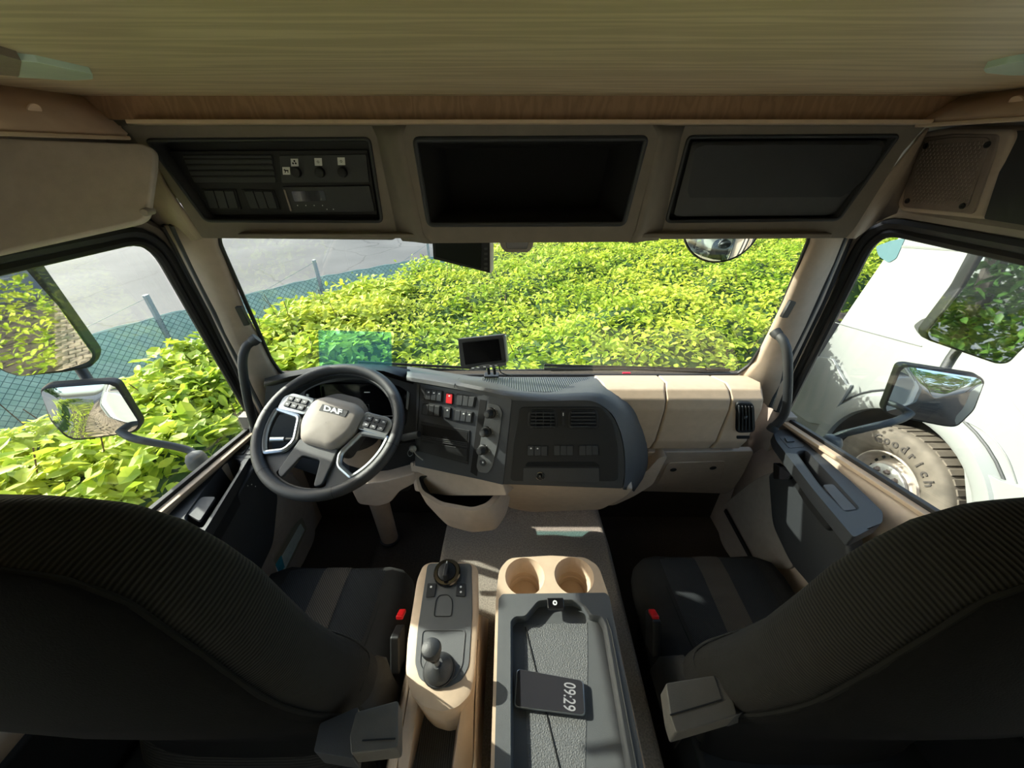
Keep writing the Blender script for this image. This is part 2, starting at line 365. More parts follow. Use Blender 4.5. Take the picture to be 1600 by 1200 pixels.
# rear of the cab and the living box behind the seats
for nm, x_, dx_ in (('wall_left', -1.065, .05), ('wall_right', 1.055, .05)):
    f_ = [V((x_, y, z)) for y, z in ((-1.475, 0), (-.225, 0), (-.225, 1.92), (-1.475, 1.92))]
    h_ = [V((x_, p[0], p[1])) for p in rnd([(-1.35, .80), (-.38, .80), (-.38, 1.62), (-1.35, 1.62)], .08, 4)]  # unseen window openings, added to let daylight up onto the overhead board
    wq = holed(nm, 'cream_wall', None, f_, [h_], V((dx_, 0, 0))); tag(wq, kind='structure')
    vs, fs = prism([p+V((dx_*.4, 0, 0)) for p in h_], V((.004, 0, 0))); mk('pane', vs, fs, 'glass', wq, smooth=False)
    tube('window_seal', 'rubber', wq, [p+V((dx_*.5, 0, 0)) for p in h_], .012, 6, True, n=0)
for nm, m_, c, s in (('wall_rear', 'cream_wall', (.02, -1.45, .95), (2.1, .05, 1.8)),
                     ('ceiling', 'greige', (.02, -.10, 1.93), (2.15, 2.75, .04))):
    tag(box(nm, m_, None, c, s), kind='structure')
for sx in (-1, 1):
    sc2 = box('wall_cowl', 'greige', None, (.02+sx*.985, 1.17, .47), (.05, .20, .74)); sc2.name = 'wall_cowl_left' if sx < 0 else 'wall_cowl_right'; tag(sc2, kind='structure')
fr = box('roof_front', 'white_paint', None, (.02, 1.15, 1.74), (1.9, .05, .42), rot=(.1, 0, 0)); tag(fr, kind='structure')

# ------------------------------------------------------------------ windscreen (window_1)
WS = Pl((0, 1.18, .95), (0, -.980, -.198))
w1 = thing('window_1', None, None, (0, 1.15, 1.2), kind='structure')
wsp = [(340, 330), (1268, 330), (1262, 375), (1236, 440), (1205, 515), (1172, 568), (1150, 584), (1060, 586), (600, 586), (462, 588), (440, 582), (424, 560), (345, 380)]
wl = [WS.p(x, y) for x, y in rnd(wsp, 6)]
vs, fs = prism(wl, V((0, .004, 0))); mk('pane', vs, fs, 'glass', w1, smooth=False)
tube('gasket', 'rubber', w1, [p+V((0, -.004, 0)) for p in wl], .006, 8, True, n=0)
st = panel('sticker_film', 'sticker_film', w1, WS, [(497, 516), (611, 519), (613, 600), (500, 600)], .0005, 2, off=.003, bev=0)
st['label'] = 'translucent turquoise film at the lower left of the glass'

# ------------------------------------------------------------------ doors
def door(side, idx):
    L = side < 0; X = -.98 if L else 1.02
    D = thing('door_%d' % idx, None, None, (X, .5, .1), kind='structure')
    q = (lambda u, v: PX(u, v, X))
    if L: ft = q(232, 375); fb = q(397, 664); bm_ = q(245, 790)
    else: ft = q(1372, 362); fb = q(1226, 652); bm_ = q(1470, 806)
    dz = (bm_.z-fb.z)/(bm_.y-fb.y); yb = -.12
    zr = bm_.z + dz*(yb-bm_.y)*.25
    loop2 = [(ft.y, ft.z), (fb.y, fb.z), (bm_.y, bm_.z), (yb, zr), (yb-.02, 1.46)]
    rr = [.07, .02, .03, .05, .05]
    inner = [V((X, p[0], p[1])) for p in rnd(loop2, rr, 6)]
    c = sum(inner, V())/len(inner)
    def grow(k, dx):
        out_ = []
        for i, p in enumerate(inner):
            t = (inner[(i+1) % len(inner)]-inner[i-1]).normalized(); nn = V((0, t.z, -t.y))
            if nn.dot(p-c) < 0: nn = -nn
            out_.append(p+nn*k+V((dx*side, 0, 0)))
        return out_
    vs, fs = prism([p+V((side*.012, 0, 0)) for p in inner], V((side*.004, 0, 0))); mk('pane', vs, fs, 'glass', D, smooth=False)
    tube('window_seal', 'rubber', D, grow(.008, .0), .012, 8, True, n=0)
    tube('window_channel', 'dark_plastic', D, grow(.030, -.004), .015, 8, True, n=0)
    tube('door_frame', 'greige', D, grow(.058, -.002), .018, 8, True, n=0)
    tube('door_seal', 'rubber', D, grow(.088, -.010), .018, 8, True, n=0)
    # outer skin of the door
    o0, o1 = V((X+side*.02, 0, 0)), V((X+side*.06, 0, 0))
    prof('outer_skin', 'white_paint', D, [(X+side*.015, X+side*.075, 1.22, -.2), (X+side*.015, X+side*.05, 1.22, fb.z-.035), (X+side*.015, X+side*.05, bm_.y, bm_.z-.035), (X+side*.015, X+side*.05, -.25, zr-.04), (X+side*.015, X+side*.075, -.25, -.2)], bev=.01)
    # inner panel below the belt
    xi = X - side*.075
    def belt(y): return fb.z+dz*(y-fb.y)
    ys = [1.10, .85, .55, .2, -.25]
    rows = []
    for y in ys: rows.append([V((X-side*.005, y, belt(max(y, .4))-.012)), V((X-side*.024, y, belt(max(y, .4))-.03)), V((X-side*.026, y, belt(max(y, .4))-.13)), V((xi, y, belt(max(y, .4))-.19)), V((xi+side*.0, y, .45)), V((xi+side*.02, y, .15))])
    loft('inner_panel', 'beige', D, rows, ang=50, solid=.006)
    box('rear_dark_panel', 'fabric_back', D, (xi-side*.012, .09, .44), (.02, .70, .60), bev=.008)  # near-black sheet added over the rear of the beige inner panel
    bar('sill_trim', 'beige_light', D, (X-side*.026, 1.10, belt(1.10)-.004), (X-side*.026, .45, belt(.45)-.004), .022, .012)
    bar('belt_seal', 'rubber', D, (X-side*.006, 1.12, belt(1.12)+.002), (X-side*.006, .40, belt(.40)+.002), .016, .02)
    return D, X, xi, belt
DL, XL, xiL, beltL = door(-1, 1)
DR, XR, xiR, beltR = door(1, 2)
# armrest mouldings on the doors
AL = Pl((0, .75, .790), V((0.0, .12, 1))); 
top = [(384, 678), (403, 683), (397, 706), (388, 718), (326, 820), (285, 885), (222, 850), (270, 797), (350, 712)]
def arm(D, pl, outer, hole, lid, sw, side):
    f = [pl.p(x, y) for x, y in rnd(outer, 6)]
    h = [pl.p(x, y) for x, y in rnd(hole, 9)]
    o = holed('armrest', 'dark_plastic', D, f, [h], V((0, 0, -.035)), bev=.004)
    pocket('door_pocket', 'black_plastic', o, h, V((0, 0, -.085)), .92)
    panel('pocket_lid', 'grey_pad', o, pl, lid, .008, 4, off=-.004, bev=.002)
    panel('switch_plate', 'grey_pad', o, pl, sw, .006, 3, off=.0015, bev=.001)
    return o
aL = arm(DL, AL, top, [(352, 722), (368, 716), (379, 722), (374, 736), (316, 828), (284, 812), (338, 738)], [(316, 776), (337, 776), (312, 814), (288, 800)], [(384, 684), (404, 686), (392, 716), (362, 713)], -1)
for i, q in enumerate([[(380, 694), (389, 695), (386, 701), (376, 700)], [(391, 695), (400, 696), (396, 702), (388, 701)], [(375, 702), (384, 703), (380, 709), (370, 708)], [(386, 703), (395, 704), (390, 710), (382, 709)]]):
    panel('window_switch', 'satin_silver' if i < 2 else 'dark_plastic', aL, AL, q, .004, 1, off=.005, bev=.001)
AR = Pl((0, .75, .860), V((0.0, .20, 1)))
aR = arm(DR, AR, [(1208, 674), (1228, 669), (1262, 694), (1330, 752), (1380, 800), (1379, 817), (1334, 840), (1270, 764), (1212, 688)],
         [(1243, 706), (1259, 702), (1304, 750), (1346, 796), (1320, 801), (1280, 758)], [(1285, 757), (1302, 756), (1340, 796), (1318, 798)], [(1217, 682), (1240, 680), (1258, 698), (1233, 700)], 1)
panel('window_switch', 'dark_plastic', aR, AR, [(1226, 683), (1238, 683), (1242, 689), (1230, 690)], .004, 1, off=.006, bev=.001)
# black lower bodies of the door cards
def lowbody(D, X, pts, side, name='lower_door_card'):
    pl = Pl((X, 0, 0), (-side, 0, 0))
    return panel(name, 'dark_plastic', D, pl, pts, .05, 14, bev=.02, seg=4)
lowbody(DL, -.865, [(404, 720), (436, 770), (428, 850), (402, 905), (360, 930), (300, 880), (318, 862)], -1)
lowbody(DR, .892, [(1198, 742), (1205, 735), (1262, 760), (1322, 836), (1334, 900), (1312, 925), (1278, 934), (1232, 880), (1204, 820)], 1)
lh = panel('door_pull', 'gloss_black', DR, Pl((.86, 0, 0), (-1, 0, 0)), [(1208, 722), (1236, 742), (1226, 750), (1208, 748)], .02, 3, bev=.002)
for x, y in ((387, 759), (393, 757), (399, 760)):
    lathe('lock_symbol', 'white_print', DL, [(.0015, 0), (.0015, .001)], PX(x, y, -.835), (1, 0, 0), 8)
# kick panels in front of the doors
kl = panel('trim_1', 'greige', None, Pl((-.90, 0, 0), (1, 0, 0)), [(404, 730), (460, 740), (492, 790), (494, 840), (470, 890), (440, 915), (396, 915)], .02, 14, bev=.006); tag(kl, kind='structure')
kr = panel('trim_2', 'greige', None, Pl((.93, 0, 0), (-1, 0, 0)), [(1210, 735), (1175, 750), (1128, 790), (1118, 815), (1126, 850), (1150, 885), (1240, 890), (1225, 780)], .02, 14, bev=.006); tag(kr, kind='structure')
bar('slot', 'hole_black', kr, PX(1133, 797, .922), PX(1180, 884, .922), .008, .018)
# ------------------------------------------------------------------ A-pillars
def pillar(n, inn, out_, side):
    rows = []
    for (a, b) in zip(inn, out_):
        mid = (a+b)/2; m1 = a*.7+b*.3+V((0, -.03, 0)); m2 = a*.4+b*.6+V((-side*.015, -.035, 0))
        rows.append([a+V((0, -.005, 0)), a*.92+b*.08+V((0, -.02, 0)), m1, m2, b*.85+a*.15+V((-side*.01, -.02, 0)), b+V((-side*.005, 0, 0))])
    o = loft('trim_%d' % n, 'beige', None, rows, ang=60, solid=.008); tag(o, kind='structure'); return o, rows
li = [WS.p(*p) for p in ((338, 340), (345, 382), (385, 485), (424, 562), (446, 596))]
lo = [PX(*p, -.965) for p in ((250, 352), (268, 380), (320, 480), (372, 590), (400, 655))]
ri = [WS.p(*p) for p in ((1266, 340), (1262, 377), (1222, 470), (1178, 562), (1150, 590))]
ro = [PX(*p, 1.005) for p in ((1345, 345), (1330, 372), (1290, 470), (1243, 570), (1222, 645))]
pL, rowsL = pillar(3, li, lo, -1); pR, rowsR = pillar(4, ri, ro, 1)
for pob, rows, sd in ((pL, rowsL, -1), (pR, rowsR, 1)):
    tube('pillar_seal', 'rubber', pob, [r[4]*.75+r[5]*.25 for r in rows], .012, 8)
    tube('pillar_groove', 'dark_plastic', pob, [r[3]*.6+r[4]*.4 for r in rows], .010, 8)
panel('pillar_slot', 'black_plastic', pL, Pl.from3(rowsL[1][2], rowsL[3][2], rowsL[1][3]), [(366, 480), (376, 480), (390, 508), (381, 510)], .01, 2, off=.006, bev=.002)
panel('pillar_slot', 'black_plastic', pR, Pl.from3(rowsR[1][2], rowsR[3][2], rowsR[1][3]), [(1237, 470), (1245, 472), (1231, 497), (1222, 497)], .01, 2, off=.006, bev=.002)
# headlining at the sides above the doors
hl = loft('trim_5', 'greige', None, [[V((x, y, z)) for y in (1.22, .95, .5, 0, -.3)] for x, z in ((-.985, 1.53), (-.975, 1.60), (-.955, 1.74), (-.95, 1.92))], ang=60, solid=.01); tag(hl, kind='structure')
hr = loft('trim_6', 'greige', None, [[V((x, y, z)) for y in (1.25, .95, .5, 0, -.3)] for x, z in ((1.02, 1.535), (1.01, 1.60), (.985, 1.74), (.98, 1.92))], ang=60, solid=.01); tag(hr, kind='structure')
# ------------------------------------------------------------------ wooden board over the camera
bz = PY(800, 150, .80).z
wb = thing('overhead_board', 'pale wood grain board overhead spanning the full width of the cab', 'wooden board', (.02, .35, bz))
box('board_panel', 'wood_pale', wb, (.02, .14, bz+.009), (1.99, 1.32, .018), bev=.002)
fb_ = box('fascia', 'wood_brown', wb, (.03, .805, bz-.016), (1.62, .012, .034), bev=.001)
prof('fascia_edging', 'beige_light', wb, [(-.66, .72, .775, bz-.040), (-.66, .72, .812, bz-.040), (-.66, .72, .812, bz-.034), (-.66, .72, .775, bz-.034)], bev=.001)
def sidefascia(u0, u1, sgn):
    pass
# side fascias: slanting wooden panels hanging under the board
def sf(pts_top, pts_bot, y0s, nm):
    f = [PZ(u, v, bz) if False else p for (u, v, p) in []]
for sgn in (-1, 1):
    if sgn < 0: a = PY(115, 151, .79); b = PY(186, 212, .79); ax = a.x
    else: a = PY(1521, 148, .79); b = PY(1449, 192, .79)
    a.z = bz; 
    t0, t1 = V((a.x, .805, bz)), V((a.x, .10, bz)); b0, b1 = V((b.x, .805, b.z)), V((b.x, .10, b.z))
    dv = V((sgn*.012, 0, 0))
    o = loft('side_fascia', 'wood_side', wb, [[t0, t1], [b0, b1]], solid=.012)
    bar('side_edging', 'beige_light', wb, b0+V((0, 0, -.003)), b1+V((0, 0, -.003)), .014, .006)
    lathe('screw_cap', 'wood_side', wb, [(.0, 0.0), (.010, .0), (.010, .002), (.008, .003)], (t0+b0)/2+V((-sgn*.006, -.12, 0)), V((-sgn, 0, -.6)), 16)
CB = Pl((0, .803, 1.7), (0, -1, 0))
panel('corner_piece', 'wood_side', wb, CB, [(112, 152), (128, 187), (182, 196), (187, 213), (120, 213), (95, 152)], .01, 0, bev=.001)
panel('corner_piece', 'wood_side', wb, CB, [(1524, 148), (1512, 184), (1452, 190), (1449, 196), (1490, 195), (1530, 172), (1545, 148)], .01, 0, bev=.001)
# ------------------------------------------------------------------ outdoors: ground
g1 = slab('ground', 'asphalt', [(-60, -60), (60, -60), (60, 60), (-60, 60)], GZ, .2); tag(g1, kind='structure')
gd = slab('soil_bed', 'dirt', [(-4.6, -9), (9, -9), (9, 8.0), (2, 8.0), (-1.6, 6.9), (-3.2, 5.2)], GZ+.03, .02); tag(gd, kind='structure')
# ================================================================== DASHBOARD
dash = thing('dashboard', 'beige and black truck dashboard under the windscreen, with switches, vents and glovebox', 'dashboard', (.0, 1.1, .7))
CPl = Pl((0, .85, .915), (0, -.94, .34))
SPl = Pl.from3(PY(655, 650, 1.0), CPl.p(797, 625), CPl.p(783, 755))
DPl = Pl((0, 1.07, .95), (0, -.97, .25))          # driver's side fascia round the cluster
# --- passenger side, beige, in three mouldings
def pas(name, x0t, x1t, x0f, x1f, m='beige_light'):
    rw = [(x0t, x1t, 1.175, .945), (x0t, x1t, 1.17, .957), (x0t*.5+x0f*.5, x1t*.5+x1f*.5, 1.05, 1.0), (x0f, x1f, 1.0, 1.005), (x0f, x1f, .972, .985), (x0f, x1f, .962, .95), (x0f-.002, x1f-.004, .962, .82), (x0f-.006, x1f-.01, .975, .775), (x0f-.006, x1f-.01, 1.10, .74), (x0t, x1t, 1.175, .75)]
    return prof(name, m, dash, rw, bev=.006, seg=3, ang=15)
pas('dash_side_pad', .30, .532, .30, .489)
gb = pas('glovebox_lid', .536, .722, .492, .695)
ep = pas('dash_end_pad', .726, .86, .698, .80)
FP = Pl((0, .962, .9), (0, -1, 0))
def vent(parent, m, pl, pts, r, n, vertical, off=.002, inset=.86):
    v = panel('air_vent', m, parent, pl, pts, .03, r, off=off, bev=.003)
    cx = sum(p[0] for p in pts)/len(pts); cy = sum(p[1] for p in pts)/len(pts)
    ins = [(cx+(x-cx)*inset, cy+(y-cy)*inset) for x, y in pts]
    panel('vent_opening', 'hole_black', v, pl, ins, .002, r*.8, off=off+.0015, bev=0)
    (x0, y0), (x1, y1), (x2, y2), (x3, y3) = ins[:4]
    for i in range(n):
        t = (i+.5)/n
        if vertical: a = (x0+(x1-x0)*t, y0+(y1-y0)*t+1.5); b = (x3+(x2-x3)*t, y3+(y2-y3)*t-1.5)
        else: a = (x0+(x3-x0)*t+1.5, y0+(y3-y0)*t); b = (x1+(x2-x1)*t-1.5, y1+(y2-y1)*t)
        bar('slat', 'dark_plastic', v, pl.p(*a, off+.004), pl.p(*b, off+.004), .0035, .008, up=pl.n, bev=.0008)
    return v
v3 = vent(ep, 'black_plastic', FP, [(1150, 629), (1179, 630), (1181, 676), (1149, 677)], 9, 5, True)
box('vent_knob', 'dark_plastic', v3, FP.p(1165, 652, .012), (.01, .008, .012))
sldr = panel('slider', 'black_plastic', ep, FP, [(1151, 681), (1172, 681), (1171, 686), (1151, 686)], .005, 2, off=.002, bev=.001)
lp = panel('lower_panel', 'beige', dash, Pl.from3(V((.4, .975, .775)), V((.8, .975, .775)), V((.6, 1.02, .64))), [(1008, 707), (1180, 705), (1160, 745), (1140, 772), (1000, 768), (990, 765), (1000, 740)], .02, 8, bev=.005)
LPp = Pl.from3(V((.4, .975, .775)), V((.8, .975, .775)), V((.6, 1.02, .64)))
fc = panel('fuse_cover', 'beige', dash, LPp, [(1043, 724), (1135, 721), (1124, 757), (1027, 758)], .01, 6, off=.004, bev=.003)
for x, y in ((1052, 734), (1114, 731)):
    lathe('turn_catch', 'black_plastic', fc, [(.009, 0), (.012, .0), (.012, .002), (.008, .002), (.006, -.003)], LPp.p(x, y, .0045), LPp.n, 20)
# --- driver's side fascia with the instrument hood
df_out = [DPl.p(*p) for p in rnd([(416, 598), (450, 586), (520, 576), (600, 578), (640, 592), (656, 602), (652, 735), (640, 768), (560, 765), (430, 720), (412, 640)], 8)]
df_hole = [DPl.p(*p) for p in rnd([(474, 612), (500, 600), (545, 593), (590, 594), (625, 603), (641, 615), (636, 660), (628, 680), (490, 668)], 8)]
dfas = holed('driver_fascia', 'dark_plastic', dash, df_out, [df_hole], V((0, .03, 0)), bev=.004)
pocket('cluster_recess', 'black_plastic', dash, df_hole, V((0, .07, -.015)), .95)
CL = Pl((0, 1.125, .95), (0, -.95, .3))
sc_ = panel('instrument_cluster', 'gloss_black', dash, CL, [(470, 600), (640, 600), (640, 690), (480, 680)], .004, 4, bev=.001)
def strip(nm, m, parent, pl, pts, w=.0012, off=.002): return tube(nm, m, parent, [pl.p(x, y, off) for x, y in pts], w, 6)
strip('gauge_arc', 'satin_silver', sc_, CL, [(529, 617), (529, 625), (526, 634), (521, 640)], .001)
for a, b, c in ((569, 613, 9), (541.5, 620, 4), (532, 621, 3)): panel('read_out', 'white_print', sc_, CL, rect(a, b-.8, a+c, b+.8), .0005, 0, off=.001, bev=0)
for q in ([(549, 650), (558, 650)], [(590, 650), (622, 650)]): strip('display_line', 'white_print', sc_, CL, q, .0007)
tube('vehicle_symbol', 'satin_silver', sc_, [CL.p(x, y, .001) for x, y in ((571, 632), (576, 632), (577, 641), (571, 641))], .0006, 5, True, n=0)
for q in ([(478, 616), (482, 616), (487, 642), (483, 643)], [(636, 611), (640, 614), (637, 641), (634, 638)]): panel('silver_accent', 'satin_silver', dash, DPl, q, .006, 1, off=.003, bev=.001)
vent(dfas, 'black_plastic', DPl, [(424, 614), (463, 606), (467, 645), (428, 650)], 6, 6, True)
# hood and top pad along the driver's side
hood = loft('hood', 'black_plastic', dash, [
    [PY(x, y, yy) for x, y, yy in ((416, 596, 1.172), (462, 587, 1.172), (520, 577, 1.165), (560, 575, 1.165), (600, 577, 1.165), (637, 580, 1.168))],
    [PY(x, y, yy) for x, y, yy in ((414, 592, 1.12), (455, 581, 1.11), (510, 571, 1.10), (560, 569, 1.10), (600, 571, 1.10), (640, 578, 1.10))],
    [PY(x, y, yy) for x, y, yy in ((413, 600, 1.075), (455, 588, 1.065), (510, 578, 1.055), (560, 576, 1.05), (600, 580, 1.05), (646, 594, 1.05))],
    [PY(x, y, yy) for x, y, yy in ((413, 606, 1.08), (455, 594, 1.07), (510, 584, 1.06), (560, 582, 1.055), (600, 586, 1.055), (646, 600, 1.055))]], ang=60, solid=.004)
# --- top pad: wraps the centre stack
def row3(a, b, c, d): return [a, b, c, d]
LIPC = [(636, 594, 1.03), (672, 600, 1.0), (710, 607, .965), (755, 616, None), (800, 625, None), (860, 626, None), (905, 625, None), (930, 628, None), (955, 645, None), (969, 672, None), (976, 705, None), (977, 740, None), (974, 765, None)]
LIPB = [(636, 585, 1.05), (672, 590, 1.02), (712, 597, .985), (757, 606, .94), (800, 615, .915), (860, 617, .925), (915, 614, .93), (945, 617, .93), (970, 636, .915), (984, 664, .90), (992, 700, .89), (993, 738, .875), (986, 765, .86)]
LIPA = [(636, 573, 1.165), (672, 578, 1.165), (735, 588, 1.172), (780, 589, 1.172), (830, 589, 1.172), (870, 589, 1.172), (915, 589, 1.172), (945, 589, 1.165), (980, 628, .975), (1000, 660, .97), (1010, 695, .965), (1010, 735, .96), (990, 768, .93)]
sm = lambda l: smooth_path(l, 3)
c_ = [SPl.p(x, y) if yy is None and x < 798 else (CPl.p(x, y) if yy is None else PY(x, y, yy)) for x, y, yy in LIPC]
c_ = sm(c_); b_ = sm([PY(*p) for p in LIPB]); a_ = sm([PY(*p) for p in LIPA])
loft('top_pad', 'grey_pad', dash, [[a_[i], a_[i]*.35+b_[i]*.65, b_[i], b_[i]*.5+c_[i]*.5+V((0, -.004, .003)), c_[i], c_[i]+V((0, .03, -.01))] for i in range(len(c_))], ang=40, solid=.003)
tube('pad_seam', 'hole_black', dash, [PY(726, 588, 1.165)+V((0, 0, .001)), PY(716, 593, 1.05)+V((0, -.0, .001)), PY(711, 600, .975)+V((0, -.002, .001)), PY(710, 606, .963)+V((0, -.002, .001))], .0012, 6)
TP = Pl.from3(PY(850, 614, .955), PY(740, 596, 1.06), PY(920, 592, 1.15))
rm = panel('ribbed_tray_mat', 'ribbed_mat', dash, TP, [(752, 590), (928, 590), (950, 603), (944, 609), (905, 610), (855, 612), (815, 611), (783, 604), (760, 597)], .004, 4, off=.006, bev=.001)
tube('tray_rim', 'satin_silver', dash, [TP.p(x, y, .008) for x, y in ((929, 590), (943, 596), (953, 605))], .0015, 6)
# --- switch panel facing the driver
sp_ = panel('switch_panel', 'dark_plastic', dash, SPl, [(651, 598), (800, 624), (786, 758), (752, 750), (648, 728)], .05, 2, bev=.002)
strip('panel_joint', 'hole_black', sp_, SPl, [(656, 601), (653, 660), (646, 728)], .0008, .0006)
def rocker(parent, pl, q, n, cols=None, marks=()):
    fr_ = panel('switch_frame', 'black_plastic', parent, pl, q, .004, 2.5, off=.003, bev=.001)
    (x0, y0), (x1, y1), (x2, y2), (x3, y3) = q
    cx = sum(p[0] for p in q)/4; cy = sum(p[1] for p in q)/4
    L = lambda a, b, t: (a[0]+(b[0]-a[0])*t, a[1]+(b[1]-a[1])*t)
    ins = [(cx+(x-cx)*.86, cy+(y-cy)*.84) for x, y in q]
    for i in range(n):
        a, b = (i+.04)/n, (i+.96)/n
        qq = [L(ins[0], ins[1], a), L(ins[0], ins[1], b), L(ins[3], ins[2], b), L(ins[3], ins[2], a)]
        s = panel('switch', (cols[i] if cols else 'dark_plastic'), fr_, pl, qq, .004, 1, off=.0065, bev=.0012)
        if i in marks:
            mx = (qq[0][0]+qq[1][0])/2; my = qq[0][1]*.72+qq[3][1]*.28
            panel('switch_mark', 'white_print', fr_, pl, rect(mx-1.3, my-1.2, mx+1.3, my+.9), .0004, .6, off=.007, bev=0)
    return fr_
rocker(sp_, SPl, [(663.5, 607), (692.5, 611), (691, 629), (662, 625)], 3, marks=(0, 1, 2))
rb = rocker(sp_, SPl, [(696, 613), (708, 615), (707, 633), (695, 631)], 1, ['red_button'], marks=(0,)); rb['label'] = 'red hazard warning switch'
rocker(sp_, SPl, [(712, 615), (744, 620), (741, 637.5), (710.6, 634)], 3)
rocker(sp_, SPl, [(659.5, 630), (689, 634), (688, 652.5), (657.5, 648)], 3)
rocker(sp_, SPl, [(693, 635.5), (705, 637), (703.5, 655), (692, 653)], 1, marks=(0,))
rocker(sp_, SPl, [(709, 639), (740, 644), (737.5, 662), (707, 657.5)], 3, marks=(1, 2))
rf = panel('radio_slot_frame', 'black_plastic', sp_, SPl, [(657, 659), (734, 673), (731, 726), (656, 706)], .004, 1, off=.003, bev=.001)
ro_ = [SPl.p(*p, .0045) for p in ((660, 664), (730.5, 676), (729.5, 691), (660, 680))]
panel('slot_opening', 'hole_black', rf, SPl, [(660, 664), (730.5, 676), (729.5, 691), (660, 680)], .001, 0, off=.004, bev=0)
for k in range(3):
    bar('slot_rib', 'grey_pad', rf, SPl.p(659.5, 681+k*2.7, .006), SPl.p(730.5, 692.5+k*2.8, .006), .0018, .004, up=SPl.n, bev=.0005)
panel('drawer_front', 'black_plastic', rf, SPl, [(658.5, 690), (730, 701.5), (729.5, 722), (657.5, 704)], .004, 1, off=.006, bev=.0012)
panel('black_stripe', 'hole_black', sp_, SPl, [(750, 624), (760, 626), (745, 744), (735, 738)], .002, 0, off=.001, bev=0)
hp = panel('climate_panel', 'climate_grey', sp_, SPl, [(762, 630), (779, 633), (785, 644), (779, 690), (769, 730), (762, 740), (748, 738), (744, 730), (752, 680)], .004, 4, off=.003, bev=.0015)
for (x, y) in ((767.5, 645), (760.5, 674), (755.5, 702)):
    k = lathe('climate_knob', 'black_plastic', hp, [(.0165, 0), (.0165, .006), (.0125, .009), (.012, .024), (.0105, .026)], SPl.p(x, y, .003), SPl.n, 24)
    lathe('knob_cap', 'grey_pad', k, [(.0085, .026), (.0085, .0275), (.007, .028)], SPl.p(x, y, .003), SPl.n, 20)
    for j in range(5):
        a = math.radians(120+j*55); 
        p = SPl.p(x, y, .0035)+SPl.n.cross(V((0, 0, 1))).normalized()*math.cos(a)*.022+V((0, 0, 1))*math.sin(a)*.022
        lathe('scale_dot', 'white_print', hp, [(.0012, 0), (.0012, .0006)], p, SPl.n, 8)
kb = lathe('round_button', 'dark_plastic', hp, [(.011, 0), (.011, .003), (.009, .004)], SPl.p(754.5, 722.5, .003), SPl.n, 20)
lathe('fan_symbol', 'white_print', hp, [(.003, 0), (.003, .0006)], SPl.p(754.5, 722.5, .0072), SPl.n, 6)
strip('blue_scale', 'teal_plate', hp, SPl, [(757, 667), (754.5, 673), (756, 680)], .0008, .0035)
# --- centre panel
cpn = panel('centre_panel', 'dark_plastic', dash, CPl, [(797, 624), (930, 625), (955, 645), (969, 672), (976, 705), (977, 742), (973, 764), (783, 757)], .06, [2, 14, 14, 14, 14, 10, 4, 2], bev=.003)
panel('raised_insert', 'black_plastic', cpn, CPl, [(812, 636), (940, 636), (958, 660), (966, 700), (966, 752), (797, 752), (803, 690)], .004, 8, off=.003, bev=.002)
v1 = vent(cpn, 'black_plastic', CPl, [(826, 640), (870, 640), (872, 671), (824, 671)], 10, 5, False, off=.006)
for t in (.25, .5, .75):
    x = 826+46*t; bar('cross_vane', 'dark_plastic', v1, CPl.p(x, 643, .010), CPl.p(x, 668, .010), .002, .005, up=CPl.n, bev=0)
v2 = vent(cpn, 'black_plastic', CPl, [(888, 640), (934, 640), (937, 671), (887, 671)], 10, 5, False, off=.006)
vs_ = panel('vent_wheel', 'black_plastic', cpn, CPl, [(877, 641), (883, 641), (882, 666), (878, 666)], .006, 3, off=.008, bev=.001)
panel('wheel_mark', 'white_print', vs_, CPl, [(879.3, 645), (880.7, 645), (880.5, 650), (879.5, 650)], .0004, 0, off=.0085, bev=0)
rocker(cpn, CPl, [(822, 695), (858, 696), (858, 714), (821.5, 713)], 3, marks=(0, 1))
rocker(cpn, CPl, [(863, 695), (898, 695), (898, 713), (863, 713)], 3)
rocker(cpn, CPl, [(903, 695), (937, 695), (938, 712), (903, 713)], 3)
panel('finger_slot', 'hole_black', cpn, CPl, [(824, 722), (930, 722), (938, 729), (820, 729)], .002, 3, off=.004, bev=0)
panel('drawer_front', 'dark_plastic', cpn, CPl, [(818, 731), (936, 731), (937, 753), (817, 753)], .003, 2, off=.005, bev=.001)
so_ = lathe('power_socket', 'chrome', cpn, [(.0135, 0), (.0135, .004), (.0115, .005), (.0105, .001), (.010, -.002)], CPl.p(844, 743, .004), CPl.n, 24)
lathe('socket_plug', 'gloss_black', so_, [(.007, .001), (.007, .007), (.003, .009)], CPl.p(844, 743, .004), CPl.n, 16)
# --- beige skirt under the centre and the storage bin
SK = Pl.from3(CPl.p(790, 755)+V((0, .01, 0)), CPl.p(975, 764)+V((0, .01, 0)), PY(880, 800, .90))
panel('lower_skirt', 'beige', dash, SK, [(784, 755), (974, 763), (992, 764), (980, 776), (940, 797), (830, 801), (795, 795), (778, 775)], .10, 8, off=.0, bev=.008, seg=3)
panel('lower_skirt', 'beige', dash, SPl, [(640, 722), (752, 748), (786, 755), (792, 775), (700, 775), (648, 768)], .10, 4, off=-.006, bev=.004)
panel('side_skirt', 'beige', dash, Pl((0, .95, .8), (0, -1, .0)), [(990, 750), (1012, 735), (1030, 715), (1044, 712), (1020, 758), (990, 776), (960, 790), (940, 790)], .12, 6, bev=.006)
panel('lower_housing', 'beige', dash, Pl((0, .93, .7), (0, -1, .1)), [(545, 758), (600, 752), (652, 738), (655, 752), (624, 768), (610, 786), (590, 792), (560, 788)], .15, 6, bev=.01)
rim = [PZ(*p, .705) for p in rnd([(653, 744), (660, 766), (690, 784), (738, 793), (760, 786), (777, 768), (783, 760), (720, 742)], 7)]
